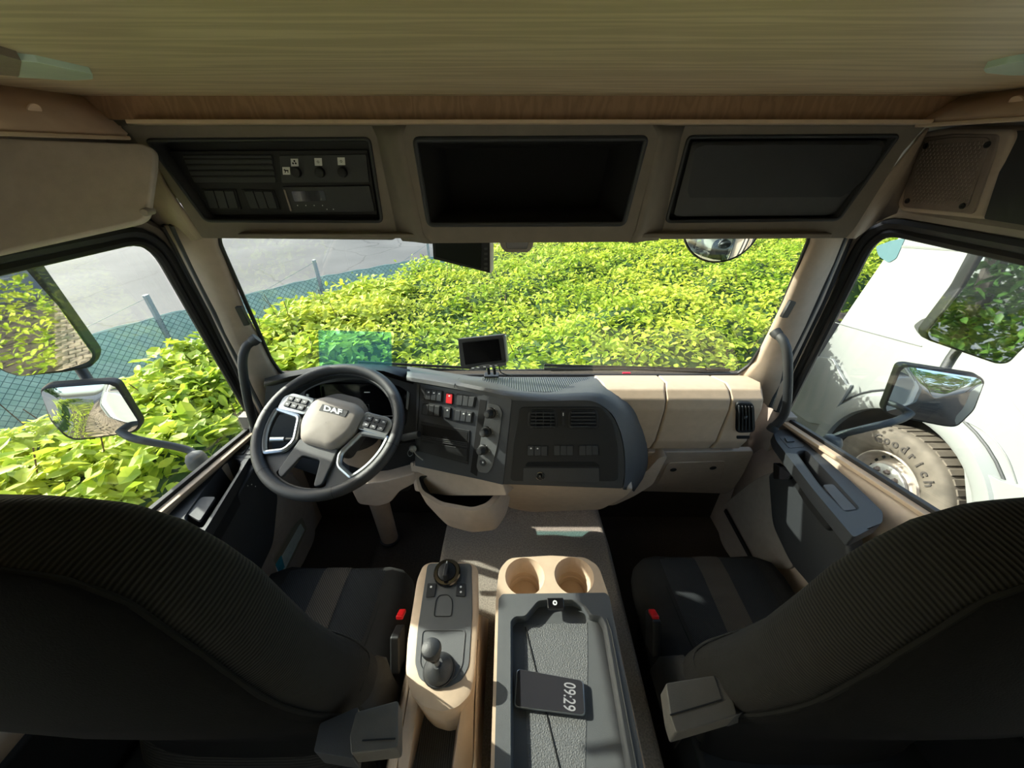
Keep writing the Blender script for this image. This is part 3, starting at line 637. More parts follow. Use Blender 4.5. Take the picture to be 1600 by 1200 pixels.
rimo = [PZ(*p, .705) for p in rnd([(648, 736), (654, 769), (688, 790), (740, 799), (768, 792), (790, 765), (796, 756), (720, 730)], 9)]
mid = [PZ(*p, .66) for p in rnd([(660, 745), (663, 785), (692, 808), (735, 820), (775, 815), (795, 786), (800, 770), (720, 745)], 9)]
bot = [PZ(*p, .60) for p in rnd([(675, 765), (678, 800), (700, 822), (738, 832), (775, 828), (790, 805), (795, 790), (720, 760)], 9)]
bn = loft('storage_bin', 'beige', dash, [rim, rimo, mid, bot], closed=True, ang=50)
pocket('bin_liner', 'black_plastic', bn, rim, V((0, .03, -.075)), .8)
# ================================================================== STEERING WHEEL
C = V((-.541, .868, .960)); EL = math.radians(63)
Nw = V((0, -math.cos(EL), math.sin(EL))); Yw0 = V((0, math.sin(EL), math.cos(EL))); a = math.radians(-15)
Xw = V((1, 0, 0))*math.cos(a)+Yw0*math.sin(a); Yw = V((1, 0, 0))*(-math.sin(a))+Yw0*math.cos(a)
R_ = .2035
sw = thing('steering_wheel', 'black leather steering wheel with silver-edged spokes and a lettered badge on its grey hub', 'steering wheel', C)
def wp(x, y, z=0): return C+Xw*(x*R_)+Yw*(y*R_)+Nw*z
ring = [wp(math.cos(t), math.sin(t)) for t in [2*math.pi*i/72 for i in range(72)]]
tube('rim', 'leather', sw, ring, .0168, 14, True, n=0)
for t in (-2, 182, -58, 238):
    t = math.radians(t); lathe('rim_seam', 'hole_black', sw, [(.0171, -.0006), (.0171, .0006)], wp(math.cos(t), math.sin(t)), Yw*math.cos(t)-Xw*math.sin(t), 16, caps=(False, False))
def whole(pts, r=.05, z=0): return [wp(p[0], p[1], z) for p in rnd(pts, r, 5)]
outer = [wp(.97*math.cos(2*math.pi*i/60), .97*math.sin(2*math.pi*i/60), -.004) for i in range(60)]
arc = lambda a0, a1, r=.90, n=10: [(r*math.cos(math.radians(a0+(a1-a0)*i/n)), r*math.sin(math.radians(a0+(a1-a0)*i/n))) for i in range(n+1)]
hR = [(.50, .02)]+arc(3, -42)+[(.42, -.50), (.36, -.34)]
hL = [(-x, y) for x, y in hR][::-1]
hB = [(-.24, -.50), (.24, -.50)]+[(.38, -.80)]+arc(-68, -112, .90, 6)+[(-.38, -.80)]
hT = [(.46, .36)]+arc(22, 158, .90, 24)+[(-.46, .36), (-.25, .46), (.25, .46)]
zf = -.004
holed('spokes', 'dark_plastic', sw, outer, [whole(hR, .05, zf), whole(hL, .05, zf), whole(hB, .06, zf), whole(hT, .04, zf)], Nw*-.018, bev=.003)
for sg in (1, -1):
    # silver surrounds of the side openings
    hh = [(sg*x, y) for x, y in hR]
    tube('spoke_trim', 'satin_silver', sw, [wp(p[0], p[1], .001) for p in rnd(hh, .06, 5)], .0075, 8, True, n=0)
    pod = [(.42, .06), (.88, .045), (.90, .25), (.80, .34), (.42, .34)]
    pod = [(sg*x, y) for x, y in pod]
    vs, fs = prism([wp(p[0], p[1], .008) for p in rnd(pod, .05)], Nw*-.012); pb = mk('button_pod', vs, fs, 'satin_silver', sw, .0015)
    ins = [(sg*.47, .10), (sg*.82, .10), (sg*.80, .29), (sg*.47, .29)]
    vs, fs = prism([wp(p[0], p[1], .0095) for p in rnd(ins, .04)], Nw*-.003); pf = mk('button_plate', vs, fs, 'grey_pad', pb, .0008)
    for bx in (.53, .645, .76):
        for by in (.145, .245):
            q = [(sg*(bx-.045), by-.035), (sg*(bx+.045), by-.035), (sg*(bx+.045), by+.035), (sg*(bx-.045), by+.035)]
            vs, fs = prism([wp(p[0], p[1], .0125) for p in rnd(q, .015)], Nw*-.004); mk('button', vs, fs, 'dark_plastic', pb, .0008)
            q = [(sg*bx-.018, by-.008), (sg*bx+.018, by-.008), (sg*bx+.018, by+.008), (sg*bx-.018, by+.008)]
            vs, fs = prism([wp(p[0], p[1], .0129) for p in q], Nw*-.0005); mk('button_mark', vs, fs, 'white_print', pb)
hub0 = [(-.40, .30), (-.25, .40), (.25, .40), (.40, .30), (.40, -.05), (.24, -.32), (-.24, -.32), (-.40, -.05)]
def hring(k, z): return [wp(p[0]*k, p[1]*k, z) for p in rnd(hub0, .10, 5)]
loft('hub_cover', 'greige', sw, [hring(1.06, -.005), hring(1.05, .008), hring(.97, .018), hring(.80, .023), hring(.4, .026), hring(.01, .027)], closed=True, ang=60)
low = [(-.30, -.28), (.30, -.28), (.34, -.80), (.24, -.86), (.14, -.50), (-.14, -.50), (-.24, -.86), (-.34, -.80)]
vs, fs = prism([wp(p[0], p[1], .004) for p in rnd(low, .05)], Nw*-.012); mk('lower_spokes', vs, fs, 'grey_pad', sw, .003)
top_ = [(-.42, .28), (-.30, .43), (.30, .43), (.42, .28), (.38, .50), (.2, .60), (-.2, .60), (-.38, .50)]
loft('column_cowl', 'dark_plastic', sw, [[wp(p[0], p[1], z)+V((0, yy, 0)) for p in rnd([(-.36, -.30), (.36, -.30), (.42, .40), (.2, .56), (-.2, .56), (-.42, .40)], .1)] for z, yy in ((-.012, 0), (-.05, 0), (-.075, .0))], closed=True, caps=True)
bd = [(-.20, .145), (.22, .145), (.22, .255), (-.20, .255)]
vs, fs = prism([wp(p[0], p[1], .0262) for p in rnd(bd, .01)], Nw*-.006); badge = mk('badge', vs, fs, 'black_plastic', sw, .0006)
text('badge_lettering', 'white_print', badge, 'DAF', .022, wp(.01, .20, .0268), Xw, Yw, .0005, bold=.0009, sx=1.45, shear=-.25)
# stalks, key and column
col = thing('steering_column', 'beige and black steering column running down to the footwell behind the wheel', 'steering column', (-.55, 1.0, .15))
cc = [(C-Nw*.10+V((0, .0, 0)), .085, .06), (V((-.55, 1.0, .80)), .085, .07), (V((-.55, 1.03, .70)), .075, .065), (V((-.55, 1.04, .66)), .05, .045), (V((-.55, 1.045, .40)), .04, .035), (V((-.55, 1.05, .15)), .037, .033)]
rows = [[c0+V((math.cos(t)*rx, math.sin(t)*ry, 0)) for t in [2*math.pi*i/24 for i in range(24)]] for c0, rx, ry in cc]
loft('lower_shroud', 'beige', col, rows[1:], closed=True, caps=True)
loft('upper_shroud', 'black_plastic', col, [[p+V((0, 0, .02)) for p in rows[0]], rows[1]], closed=True, caps=True)
lathe('floor_boot', 'dark_plastic', col, [(.055, .12), (.05, .135), (.042, .15), (.042, .18)], (-.55, 1.05, .0), (0, 0, 1), 20)
s1 = tube('stalk', 'black_plastic', col, [PY(600, 690, .93), PY(628, 684, .92), PY(655, 678, .91)], [.007]*6+[.010]*7, 12)
tube('stalk_grip', 'grey_pad', s1, [PY(630, 684, .918), PY(654, 679, .91)], .0115, 12, n=0)
s2 = tube('stalk', 'black_plastic', col, [PY(500, 686, .93), PY(445, 687, .92), PY(420, 687, .92)], .007, 12)
tube('stalk_grip', 'satin_silver', s2, [PY(445, 686.5, .92), PY(418, 687, .92)], .0085, 12, n=0)
lathe('ignition_barrel', 'satin_silver', col, [(.012, 0), (.012, .01), (.008, .012)], PY(645, 700, .96), (.3, -.9, .3), 16)
tube('ignition_key', 'satin_silver', col, [PY(645, 700, .945), PY(650, 710, .935), PY(661, 719, .93)], .0022, 8)
tube('key_ring', 'satin_silver', col, [PY(x, y, .94) for x, y in ((641, 702), (645, 709), (640, 713), (637, 708))], .001, 6, True)
# small control block under the stalk
panel('knee_panel', 'black_plastic', dash, Pl((0, 1.0, .8), (0, -1, .1)), [(545, 705), (652, 690), (656, 742), (600, 755), (545, 762)], .06, 4, bev=.006)
# ================================================================== CENTRE BOX BETWEEN THE SEATS
cb = thing('centre_console', 'beige floor console between the seats with two cup holders and black tray top', 'console', (.105, .3, .405))
zt = .68
def Z(u, v, z=zt): return PZ(u, v, z)
bodytop = [Z(*p) for p in rnd([(775, 932), (780, 890), (795, 872), (860, 868), (915, 871), (935, 884), (951, 930), (1012, 1215), (1016, 1235), (763, 1235), (766, 1215)], [0, 10, 10, 0, 10, 10, 0, 0, 0, 0, 0], 5)]
cups = []
for cx_, cy_ in ((820, 900), (897, 899)):
    o = Z(cx_, cy_); cups.append([o+V((math.cos(t)*.053, math.sin(t)*.053, 0)) for t in [2*math.pi*i/32 for i in range(32)]])
# lip of the box top as a holed plate, walls below
top_b = [(p.x, p.y) for p in bodytop]
tin = [Z(u, v, zt+.006) for u, v in rnd([(790, 965), (805, 958), (820, 958), (840, 934), (855, 932), (896, 932), (914, 938), (927, 957), (942, 958), (954, 973), (994, 1215), (998, 1230), (789, 1230), (789, 1215)], 3)]
holed('box_top', 'beige_light', cb, bodytop, cups+[[V((p.x, p.y, zt)) for p in tin]], V((0, 0, -.012)), bev=.003)
wall_rows = [[p+V((0, 0, -.008)) for p in bodytop], [V((p.x*1.0+(p.x-.105)*.04, p.y+(.0 if p.y < .5 else .012), .52)) for p in bodytop], [V((p.x+(p.x-.105)*.06, p.y+(.0 if p.y < .5 else .02), .40)) for p in bodytop]]
loft('box_body', 'beige_light', cb, wall_rows, closed=True, ang=60)
for cu in cups:
    c0 = sum(cu, V())/len(cu); p = [(.053, -.001), (.050, -.01), (.044, -.05), (.042, -.052), (.041, -.07), (.038, -.072), (.036, -.085), (.0, -.086)]
    lathe('cup_holder', 'beige_light', cb, p, c0, (0, 0, 1), 32, caps=(False, False))
# black tray top
tz = zt+.006
tout = [Z(u, v, tz) for u, v in rnd([(779, 936), (785, 928), (946, 926), (952, 932), (1009, 1215), (1012, 1235), (771, 1235), (772, 1215)], 3)]
tin = [Z(u, v, tz) for u, v in rnd([(797, 970), (805, 962), (820, 962), (840, 938), (855, 936), (896, 936), (912, 942), (925, 960), (940, 962), (948, 975), (990, 1215), (994, 1232), (797, 1232), (797, 1215)], [3, 4, 5, 5, 4, 4, 6, 5, 4, 4, 0, 0, 0, 0])]
tr = holed('tray_top', 'tray_plastic', cb, tout, [tin], V((0, 0, -.010)), bev=.004)
pocket('tray_well', 'tray_plastic', cb, tin, V((0, 0, -.028)), .95)
wz = tz-.026
mt = [Z(u, v, wz) for u, v in [(818, 976), (918, 972), (919, 1040), (914, 1232), (826, 1232), (820, 1060)]]
vs, fs = prism(mt, V((0, 0, -.004))); matob = mk('tray_mat', vs, fs, 'tray_mat', cb, .001)
tube('mat_seam', 'hole_black', matob, [Z(821, 980, wz+.0008), Z(882, 1232, wz+.0008)], .0014, 6, n=0)
tube('side_groove', 'grey_pad', tr, [Z(u, v, tz+.001) for u, v in ((948, 966), (955, 985), (1000, 1225))], .0018, 6, n=0)
lt = box('latch', 'gloss_black', cb, Z(868, 944, tz+.004)+V((0, .0, 0)), (.042, .026, .014), bev=.003)
lathe('latch_symbol', 'white_print', lt, [(.0055, 0), (.0055, .0012)], Z(867, 942, tz+.012), (0, -.2, 1), 20)
lathe('latch_centre', 'black_plastic', lt, [(.0025, 0.001), (.0025, .0016)], Z(867, 942, tz+.012), (0, -.2, 1), 12)
# phone lying in the tray
pz = wz+.012
ph_out = [Z(u, v, pz) for u, v in rnd([(807, 1044), (912, 1063), (915, 1118), (803, 1104)], 7, 5)]
pc = sum(ph_out, V())/len(ph_out)
ph = thing('phone', 'black smartphone lying face up on the console tray, screen showing 09:29', 'phone', (pc.x, pc.y, pz-.01))
vs, fs = prism(ph_out, V((0, 0, -.009))); mk('phone_body', vs, fs, 'satin_silver', ph, .0025, 3)
scr = [pc+(p-pc)*.965+V((0, 0, .0004)) for p in ph_out]; vs, fs = prism(scr, V((0, 0, -.0006))); psn = mk('phone_screen', vs, fs, 'phone_screen', ph, .0002)
ux = (Z(912, 1063, pz)-Z(807, 1044, pz)).normalized(); uy = V((0, 0, 1)).cross(ux)
text('clock_digits', 'phone_digit', psn, '09:29', .036, Z(889, 1088, pz+.0007), -uy, ux, .0002, sx=.62, bold=.0002)
# ================================================================== GEAR CONSOLE
gc = thing('gear_console', 'beige gear lever pedestal beside the driver seat with black top plate', 'gear console', (-.18, .5, .405))
gz = .655
def G(u, v, z=gz): return PZ(u, v, z)
gt = [(652, 905), (661, 884), (672, 879), (735, 879), (747, 888), (748, 960), (742, 1050), (735, 1085), (715, 1105), (690, 1112), (662, 1104), (642, 1085), (634, 1050), (637, 1000)]
go = [G(*p) for p in rnd(gt, 9, 4)]
gcen = sum(go, V())/len(go)
loft('pedestal', 'beige_light', gc, [[gcen+(p-gcen)*.93+V((0, 0, .004)) for p in go], go, [p+V((0, 0, -.012)) for p in go], [gcen+(p-gcen)*V((.93)) if False else V((gcen.x+(p.x-gcen.x)*.93, gcen.y+(p.y-gcen.y)*.98, .60)) for p in go], [V((gcen.x+(p.x-gcen.x)*.88, gcen.y+.01+(p.y-gcen.y)*.90, .405)) for p in go]], closed=True, caps=True, ang=50)
tpl = [G(*p, gz+.006) for p in rnd([(668, 880), (737, 880), (738, 960), (733, 1040), (722, 1062), (700, 1074), (676, 1074), (655, 1060), (648, 1035), (652, 985)], 7, 4)]
vs, fs = prism(tpl, V((0, 0, -.014))); plate = mk('top_plate', vs, fs, 'tray_plastic', gc, .0015)
tin2 = [G(*p, gz+.0064) for p in rnd([(660, 985), (727, 985), (722, 1040), (710, 1060), (690, 1066), (668, 1058), (656, 1038)], 7, 4)]
tube('plate_edge', 'grey_pad', plate, tin2, .0016, 6, True, n=0)
kc = G(699, 897, gz+.006)
dz_ = lathe('rotary_dial', 'gloss_black', gc, [(.036, 0), (.037, .010), (.034, .014)], kc, (0, -.15, 1), 40)
lathe('dial_ring', 'chrome', dz_, [(.0335, .0142), (.0335, .0155), (.026, .0155), (.026, .0142)], kc, (0, -.15, 1), 40, caps=(False, False))
lathe('dial_core', 'black_plastic', dz_, [(.024, .014), (.023, .020), (.021, .021)], kc, (0, -.15, 1), 32)
box('dial_grip', 'black_plastic', dz_, kc+V((0, -.006, .025)), (.011, .046, .020), rot=(-.15, 0, 0), bev=.003)
box('dial_pointer', 'white_print', dz_, kc+V((0, .012, .0365)), (.002, .007, .001), rot=(-.15, 0, 0), bev=0)
for q, mk_ in (([(668, 911), (682, 911), (679, 932), (665, 933)], 1), ([(714, 911), (727, 911), (727, 932), (712, 931)], 2)):
    f = [G(*p, gz+.009) for p in rnd(q, 2)]; vs, fs = prism(f, V((0, 0, -.006))); s = mk('rocker_switch', vs, fs, 'black_plastic', gc, .001)
    cx_ = sum(p[0] for p in q)/4
    for k in range(mk_): lathe('switch_symbol', 'white_print', s, [(.0028, 0), (.0028, .0006)], G(cx_, 917+k*8, gz+.0092), (0, 0, 1), 14)
hatch = [G(*p, gz+.0068) for p in rnd([(678, 963), (681, 938), (686, 930), (700, 929), (706, 936), (707, 945), (705, 963)], 4)]
tube('hatch_outline', 'hole_black', plate, hatch, .0009, 6, True, n=0)
bc = G(686, 1047, gz+.006)
bt = lathe('lever_boot', 'leather', gc, [(.033, 0), (.032, .008), (.026, .018), (.019, .026), (.013, .032), (.011, .034)], bc, (0, .0, 1), 28)
lathe('boot_collar', 'black_plastic', bt, [(.034, -.001), (.036, .002), (.034, .005)], bc, (0, 0, 1), 28)
kt = PZ(674, 1014, gz+.115)
ld = (kt-(bc+V((0, 0, .02)))).normalized()
lv = thing('gear_lever', 'short gear lever with rounded grey textured knob in black rubber boot', 'gear lever', bc)
tube('lever_shaft', 'satin_silver', lv, [bc+V((0, 0, .01)), kt-ld*.02], .0065, 12, n=0)
lathe('lever_knob', 'leather', lv, [(.009, -.036), (.013, -.030), (.016, -.022), (.020, -.008), (.021, .0), (.0185, .009), (.011, .014), (.0, .0155)], kt, ld, 24, caps=(True, False))
lathe('lever_collar', 'black_plastic', lv, [(.010, -.046), (.012, -.042), (.012, -.036), (.010, -.033)], kt, ld, 20)
# tray behind the lever
sideL = loft('tray_side', 'beige_light', gc, [[PZ(642, 1068, .62), PZ(617, 1215, .55), PZ(610, 1235, .55)], [PZ(655, 1080, .62), PZ(634, 1215, .55), PZ(629, 1235, .55)], [PZ(662, 1110, .5), PZ(640, 1215, .46), PZ(637, 1235, .46)]], ang=40, solid=.006)
sideR = loft('tray_side', 'beige_light', gc, [[PZ(747, 1000, .62), PZ(740, 1100, .60), PZ(738, 1215, .55), PZ(738, 1235, .55)], [PZ(737, 1040, .62), PZ(722, 1110, .60), PZ(708, 1215, .55), PZ(706, 1235, .55)], [PZ(733, 1050, .5), PZ(715, 1130, .47), PZ(705, 1215, .46), PZ(703, 1235, .46)]], ang=40, solid=.006)
fl_ = [PZ(*p, .47) for p in [(645, 1110), (728, 1110), (724, 1235), (630, 1235)]]
vs, fs = prism(fl_, V((0, 0, -.01))); mk('tray_floor', vs, fs, 'bin_mat', gc, .001)
loft('tray_wall', 'beige_light', gc, [[PZ(640, 1060, .61), PZ(612, 1240, .55)], [V((-.30, .50, .40)), V((-.30, .16, .40))]], solid=.004)
loft('tray_wall', 'beige_light', gc, [[PZ(748, 960, .63), PZ(739, 1240, .55)], [V((-.075, .60, .40)), V((-.075, .16, .40))]], solid=.004)
# ================================================================== SEATS
def seat(cx, inner, label, dcy):
    S = thing('truck_seat', label, 'seat', (cx, .45, .12))
    def q(x, y, z): return V((cx+x, y+(dcy if z < .53 else 0), z))
    # cushion: lofted front to back
    def csec(y, w, zt_, zb, crown=.012):
        pts = []
        for x, z in ((-w, zb), (-w-.004, zt_-.05), (-w+.012, zt_-.012), (-w+.05, zt_+.004), (-w*.5, zt_-.002), (0, zt_-.004), (w*.5, zt_-.002), (w-.05, zt_+.004), (w-.012, zt_-.012), (w+.004, zt_-.05), (w, zb)): pts.append(q(x, y, z))
        return pts
    ys = [(.765, .17, .445, .40), (.758, .215, .470, .38), (.735, .235, .484, .36), (.68, .243, .490, .36), (.55, .245, .487, .36), (.42, .245, .480, .36), (.30, .243, .478, .36)]
    loft('cushion', 'fabric_side', S, [csec(*a) for a in ys], caps=True, ang=70)
    # centre insert with stripe, a few mm proud
    def ins(name, m, x0, x1, y0, y1, z0, h, parent, rr=.03):
        pts = rnd([(x0, y0), (x1, y0), (x1, y1), (x0, y1)], rr, 4)
        f = [q(x, y, z0+h+(.001 if y > .5 else 0)-max(0, y-.70)*.35) for x, y in pts]
        vs, fs = prism(f, V((0, 0, -.012))); return mk(name, vs, fs, m, parent, .003, 3)
    ci = loft('centre_insert', 'seat_centre', S, [[q(x, y, z) for x in (-.165, -.16, -.075, 0, .075, .16, .165)] if False else [q(-.168*k, y, z-.006), q(-.155*k, y, z+.003), q(-.07, y, z+.005), q(0, y, z+.006), q(.07, y, z+.005), q(.155*k, y, z+.003), q(.168*k, y, z-.006)] for y, z, k in ((.752, .470, .97), (.735, .484, 1), (.68, .490, 1), (.55, .487, .95), (.45, .482, .85), (.425, .476, .7))], caps=True, ang=60)
    loft('stripe', 'seat_stripe', ci, [[q(-.042, y, z+.0075), q(.0, y, z+.0085), q(.042, y, z+.0075)] for y, z in ((.752, .472), (.735, .484), (.68, .490), (.55, .487), (.45, .482), (.427, .476))], ang=60)
    tube('insert_piping', 'hole_black', ci, [q(-.168, .745, .476), q(-.170, .68, .4885), q(-.163, .55, .487), q(-.145, .455, .482), q(-.10, .425, .479), q(0, .418, .478), q(.10, .425, .479), q(.145, .455, .482), q(.163, .55, .487), q(.170, .68, .4885), q(.168, .745, .476)], .0022, 6)
    prof('seat_base', 'black_plastic', S, [(cx-.20, cx+.20, .28, .12), (cx-.20, cx+.20, .66, .12), (cx-.225, cx+.225, .70, .385), (cx-.225, cx+.225, .24, .385)], bev=.01)
    ox = (-.30, .24) if inner > 0 else (-.24, .30)
    prof('side_cover', 'black_plastic', S, [(cx+ox[0], cx+ox[1], .20, .125), (cx+ox[0], cx+ox[1], .50, .125), (cx+ox[0], cx+ox[1], .50, .40), (cx+ox[0]*.97, cx+ox[1]*.97, .36, .50), (cx+ox[0], cx+ox[1], .20, .50)], bev=.015)
    # backrest
    secs = [(.47, .30, .225, .060), (.56, .345, .250, .080), (.64, .345, .262, .085), (.72, .33, .262, .085), (.85, .29, .262, .08), (1.0, .255, .266, .075), (1.11, .243, .260, .072), (1.18, .24, .250, .070), (1.245, .24, .230, .066), (1.285, .241, .207, .060), (1.312, .242, .177, .052), (1.330, .243, .134, .040), (1.340, .243, .082, .025), (1.345, .243, .035, .010)]
    rows = []
    for z, yc, hw, hd in secs:
        r = []
        for i in range(40):
            t = 2*math.pi*i/40; c, s = math.cos(t), math.sin(t); e = .55
            x = hw*math.copysign(abs(c)**e, c); y = hd*math.copysign(abs(s)**.75, s)
            if z < .95 and x*inner < 0: x *= 1.16
            if s > 0: y += .012*(abs(x)/hw)**2        # side wings
            r.append(q(x, yc+y, z-.02*(abs(x)/max(hw, .1))**2*(1 if z > 1.2 else 0)))
        rows.append(r)
    bk = loft('backrest', 'rib_fabric', S, rows, closed=True, caps=True, ang=80)
    at = bk.data.attributes.new('rib', 'FLOAT', 'POINT')
    vals = []
    for v_ in bk.data.vertices:
        x_ = v_.co.x-cx; z_ = v_.co.z
        if z_ <= 1.05: s_ = .27*math.pi/2+1.05-z_
        else: s_ = .27*math.atan2(abs(x_), z_-1.05+1e-6)
        vals.append(s_)
    at.data.foreach_set('value', vals)
    # rear cover set into the back
    rb_ = []
    for z, yc, hw, hd, kk_ in [(.14, .29, .25, .07, .9), (.535, .33, .25, .07, .9)]+[(s_[0], s_[1], s_[2], s_[3], .90 if s_[0] < 1.3 else .86) for s_ in secs if .6 < s_[0] < 1.315]+[(1.320, .242, .165, .046, .8), (1.330, .243, .134, .040, .55)]:
        rb_.append([q(k*kk_*hw, yc-hd*(1-abs(k*kk_)**3.64)**.375-.004, z-.02*(k*kk_)**2*(1 if z > 1.2 else 0)) for k in (-1, -.93, -.8, -.5, 0, .5, .8, .93, 1)])
    loft('rear_cover', 'fabric_back', S, rb_, ang=80, solid=.008)
    edge = [r[-1] for r in rb_]+[p for p in reversed(rb_[-1][1:-1])]+[r[0] for r in reversed(rb_)]
    tube('rear_piping', 'seam_dark', bk, edge, .0035, 6, n=3)
    tube('wing_seam', 'hole_black', bk, [rows[k][i]+V((0, .001, 0)) for k, i in ((3, 39), (3, 2), (4, 5), (4, 9), (4, 11), (4, 15), (3, 18), (3, 21))], .002, 6)
    # lower side bolsters that rise behind the cushion
    bo = inner
    lb = [[q(bo*.245+dx, y, z) for dx, z in ((-.03, z0), (-.02, z0+h*.8), (0, z0+h), (.02, z0+h*.8), (.025, z0))] for y, z0, h in ((.44, .44, .10), (.41, .44, .19), (.36, .44, .23), (.30, .46, .23))]
    loft('side_bolster', 'fabric_side', S, lb, caps=True, ang=70)
    # buckle
    bx = bo*.262
    bu = box('belt_buckle', 'black_plastic', S, q(bx, .50, .515), (.026, .055, .10), rot=(-.55, 0, 0), bev=.006)
    rbn = box('release_button', 'red_button', bu, q(bx, .535, .562), (.020, .034, .012), rot=(-.55, 0, 0), bev=.004); 
    # armrest, folded part way on the inner side
    return S, q
Sd, qd = seat(-.570, 1, 'black ribbed fabric driver seat behind the steering wheel', -.03)
Sp, qp = seat(.655, -1, 'black ribbed fabric passenger seat in front of the glovebox', .01)
def armrest(S, quad, zt_, th, lidq, hinge, names='armrest'):
    f = [PZ(*p, zt_) for p in rnd(quad, 5)]
    vs, fs = prism(f, V((0, 0, -th))); o = mk('armrest', vs, fs, 'armrest', S, .008, 4)
    g = [PZ(*p, zt_+.0005) for p in lidq]
    tube('armrest_seam', 'hole_black', o, g, .0012, 6, n=0)
    h = [PZ(*p, zt_-.012) for p in rnd(hinge, 5)]
    vs, fs = prism(h, V((0, 0, -.06))); mk('armrest_hinge', vs, fs, 'dark_plastic', o, .008, 3)
    return o
o1 = armrest(Sd, [(556, 1112), (622, 1094), (622, 1160), (620, 1170), (548, 1178), (546, 1150)], .80, .05, [(566, 1157), (618, 1154)], [(500, 1130), (560, 1104), (552, 1185), (490, 1175)])
o2 = armrest(Sp, [(1040, 1067), (1115, 1055), (1140, 1070), (1152, 1118), (1056, 1146), (1048, 1120)], .80, .05, [(1047, 1117), (1128, 1093), (1116, 1056)], [(1125, 1058), (1175, 1052), (1200, 1100), (1150, 1118)])
tube('adjuster_slot', 'white_print', o1, [PZ(617, 1128, .79), PZ(617, 1140, .79)], .0012, 6, n=0)
# brochures in the driver's door pocket
BP = Pl((-.885, 0, 0), (1, 0, .1))
pk = thing('document_wallet', 'clear plastic pocket of leaflets leaning on the driver side kick panel', 'brochure', BP.p(445, 885))
panel('leaflet', 'paper', pk, BP, [(426, 872), (470, 818), (476, 828), (441, 899), (436, 901)], .002, 1, off=.016, bev=0)
panel('leaflet', 'paper', pk, BP, [(424, 862), (468, 814), (472, 822), (430, 872)], .002, 1, off=.010, bev=0)
panel('blue_print', 'paper_blue', pk, BP, [(428, 876), (440, 868), (445, 886), (437, 898)], .0005, 0, off=.0168, bev=0)
panel('plastic_sleeve', 'glass', pk, BP, [(421, 862), (472, 808), (480, 826), (442, 905)], .001, 2, off=.02, bev=0)
# ================================================================== OVERHEAD CONSOLE
oc = thing('overhead_console', 'beige overhead console with three black compartments above the windscreen', 'overhead console', (.03, .9, 1.6))
OC = Pl((0, .845, 1.6), (0, -1, -.05)); OS = Pl((0, .88, 1.6), (0, -1, -.05))
def hp_(pl, name, outer, hole, ro=4, rh=8):
    f = [pl.p(*p) for p in rnd(outer, ro)]; h = [pl.p(*p) for p in rnd(hole, rh)]
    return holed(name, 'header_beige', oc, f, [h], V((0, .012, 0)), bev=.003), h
c_out = [(636, 192), (1018, 192), (1030, 214), (992, 360), (984, 378), (674, 380), (662, 366), (628, 214)]
c_hole = [(648, 218), (1010, 216), (975, 350), (670, 351)]
fc1, hc = hp_(OC, 'centre_fascia', c_out, c_hole)
l_out = [(190, 196), (582, 192), (592, 214), (624, 366), (615, 375), (316, 372), (232, 238)]
l_hole = [(229, 219), (577, 217), (597, 346), (322, 345)]
fc2, hlft = hp_(OS, 'left_fascia', l_out, l_hole)
r_out = [(1068, 192), (1449, 194), (1410, 238), (1336, 356), (1322, 372), (1030, 374), (1036, 350), (1062, 215)]
r_hole = [(1076, 214), (1404, 212), (1310, 343), (1041, 346)]
fc3, hrgt = hp_(OS, 'right_fascia', r_out, r_hole)
def ribstrip(nm, A, B):
    rows = []
    for (ua, va), (ub, vb) in zip(A, B):
        a = OC.p(ua, va)+V((0, .001, 0)); b = OS.p(ub, vb)+V((0, .001, 0)); rows.append([a, a*.75+b*.25+V((0, -.002, 0)), a*.4+b*.6+V((0, .004, 0)), b])
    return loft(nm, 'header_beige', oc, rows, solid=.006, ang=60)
ribstrip('left_rib', [(636, 192), (629, 214), (662, 366), (676, 380)], [(580, 192), (590, 214), (622, 366), (630, 376)])
ribstrip('right_rib', [(1018, 192), (1029, 214), (993, 360), (982, 379)], [(1070, 192), (1063, 214), (1036, 352), (1028, 375)])
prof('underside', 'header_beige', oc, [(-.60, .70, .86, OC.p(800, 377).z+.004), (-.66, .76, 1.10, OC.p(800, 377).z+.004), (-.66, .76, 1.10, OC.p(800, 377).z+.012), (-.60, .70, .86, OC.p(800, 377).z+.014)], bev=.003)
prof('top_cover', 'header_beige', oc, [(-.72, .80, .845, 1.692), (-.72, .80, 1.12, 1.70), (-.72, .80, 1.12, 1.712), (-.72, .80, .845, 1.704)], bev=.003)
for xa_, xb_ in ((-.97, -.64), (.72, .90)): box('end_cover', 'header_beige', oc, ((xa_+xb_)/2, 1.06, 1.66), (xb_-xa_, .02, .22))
cr = pocket('open_tray', 'hole_black', oc, hc, V((0, .14, .0)), .84)
tube('tray_lip', 'dark_plastic', oc, [p+V((0, -.0, 0)) for p in hc], .005, 8, True, n=0)
ci2 = [(676, 226), (995, 224), (966, 338), (680, 340)]
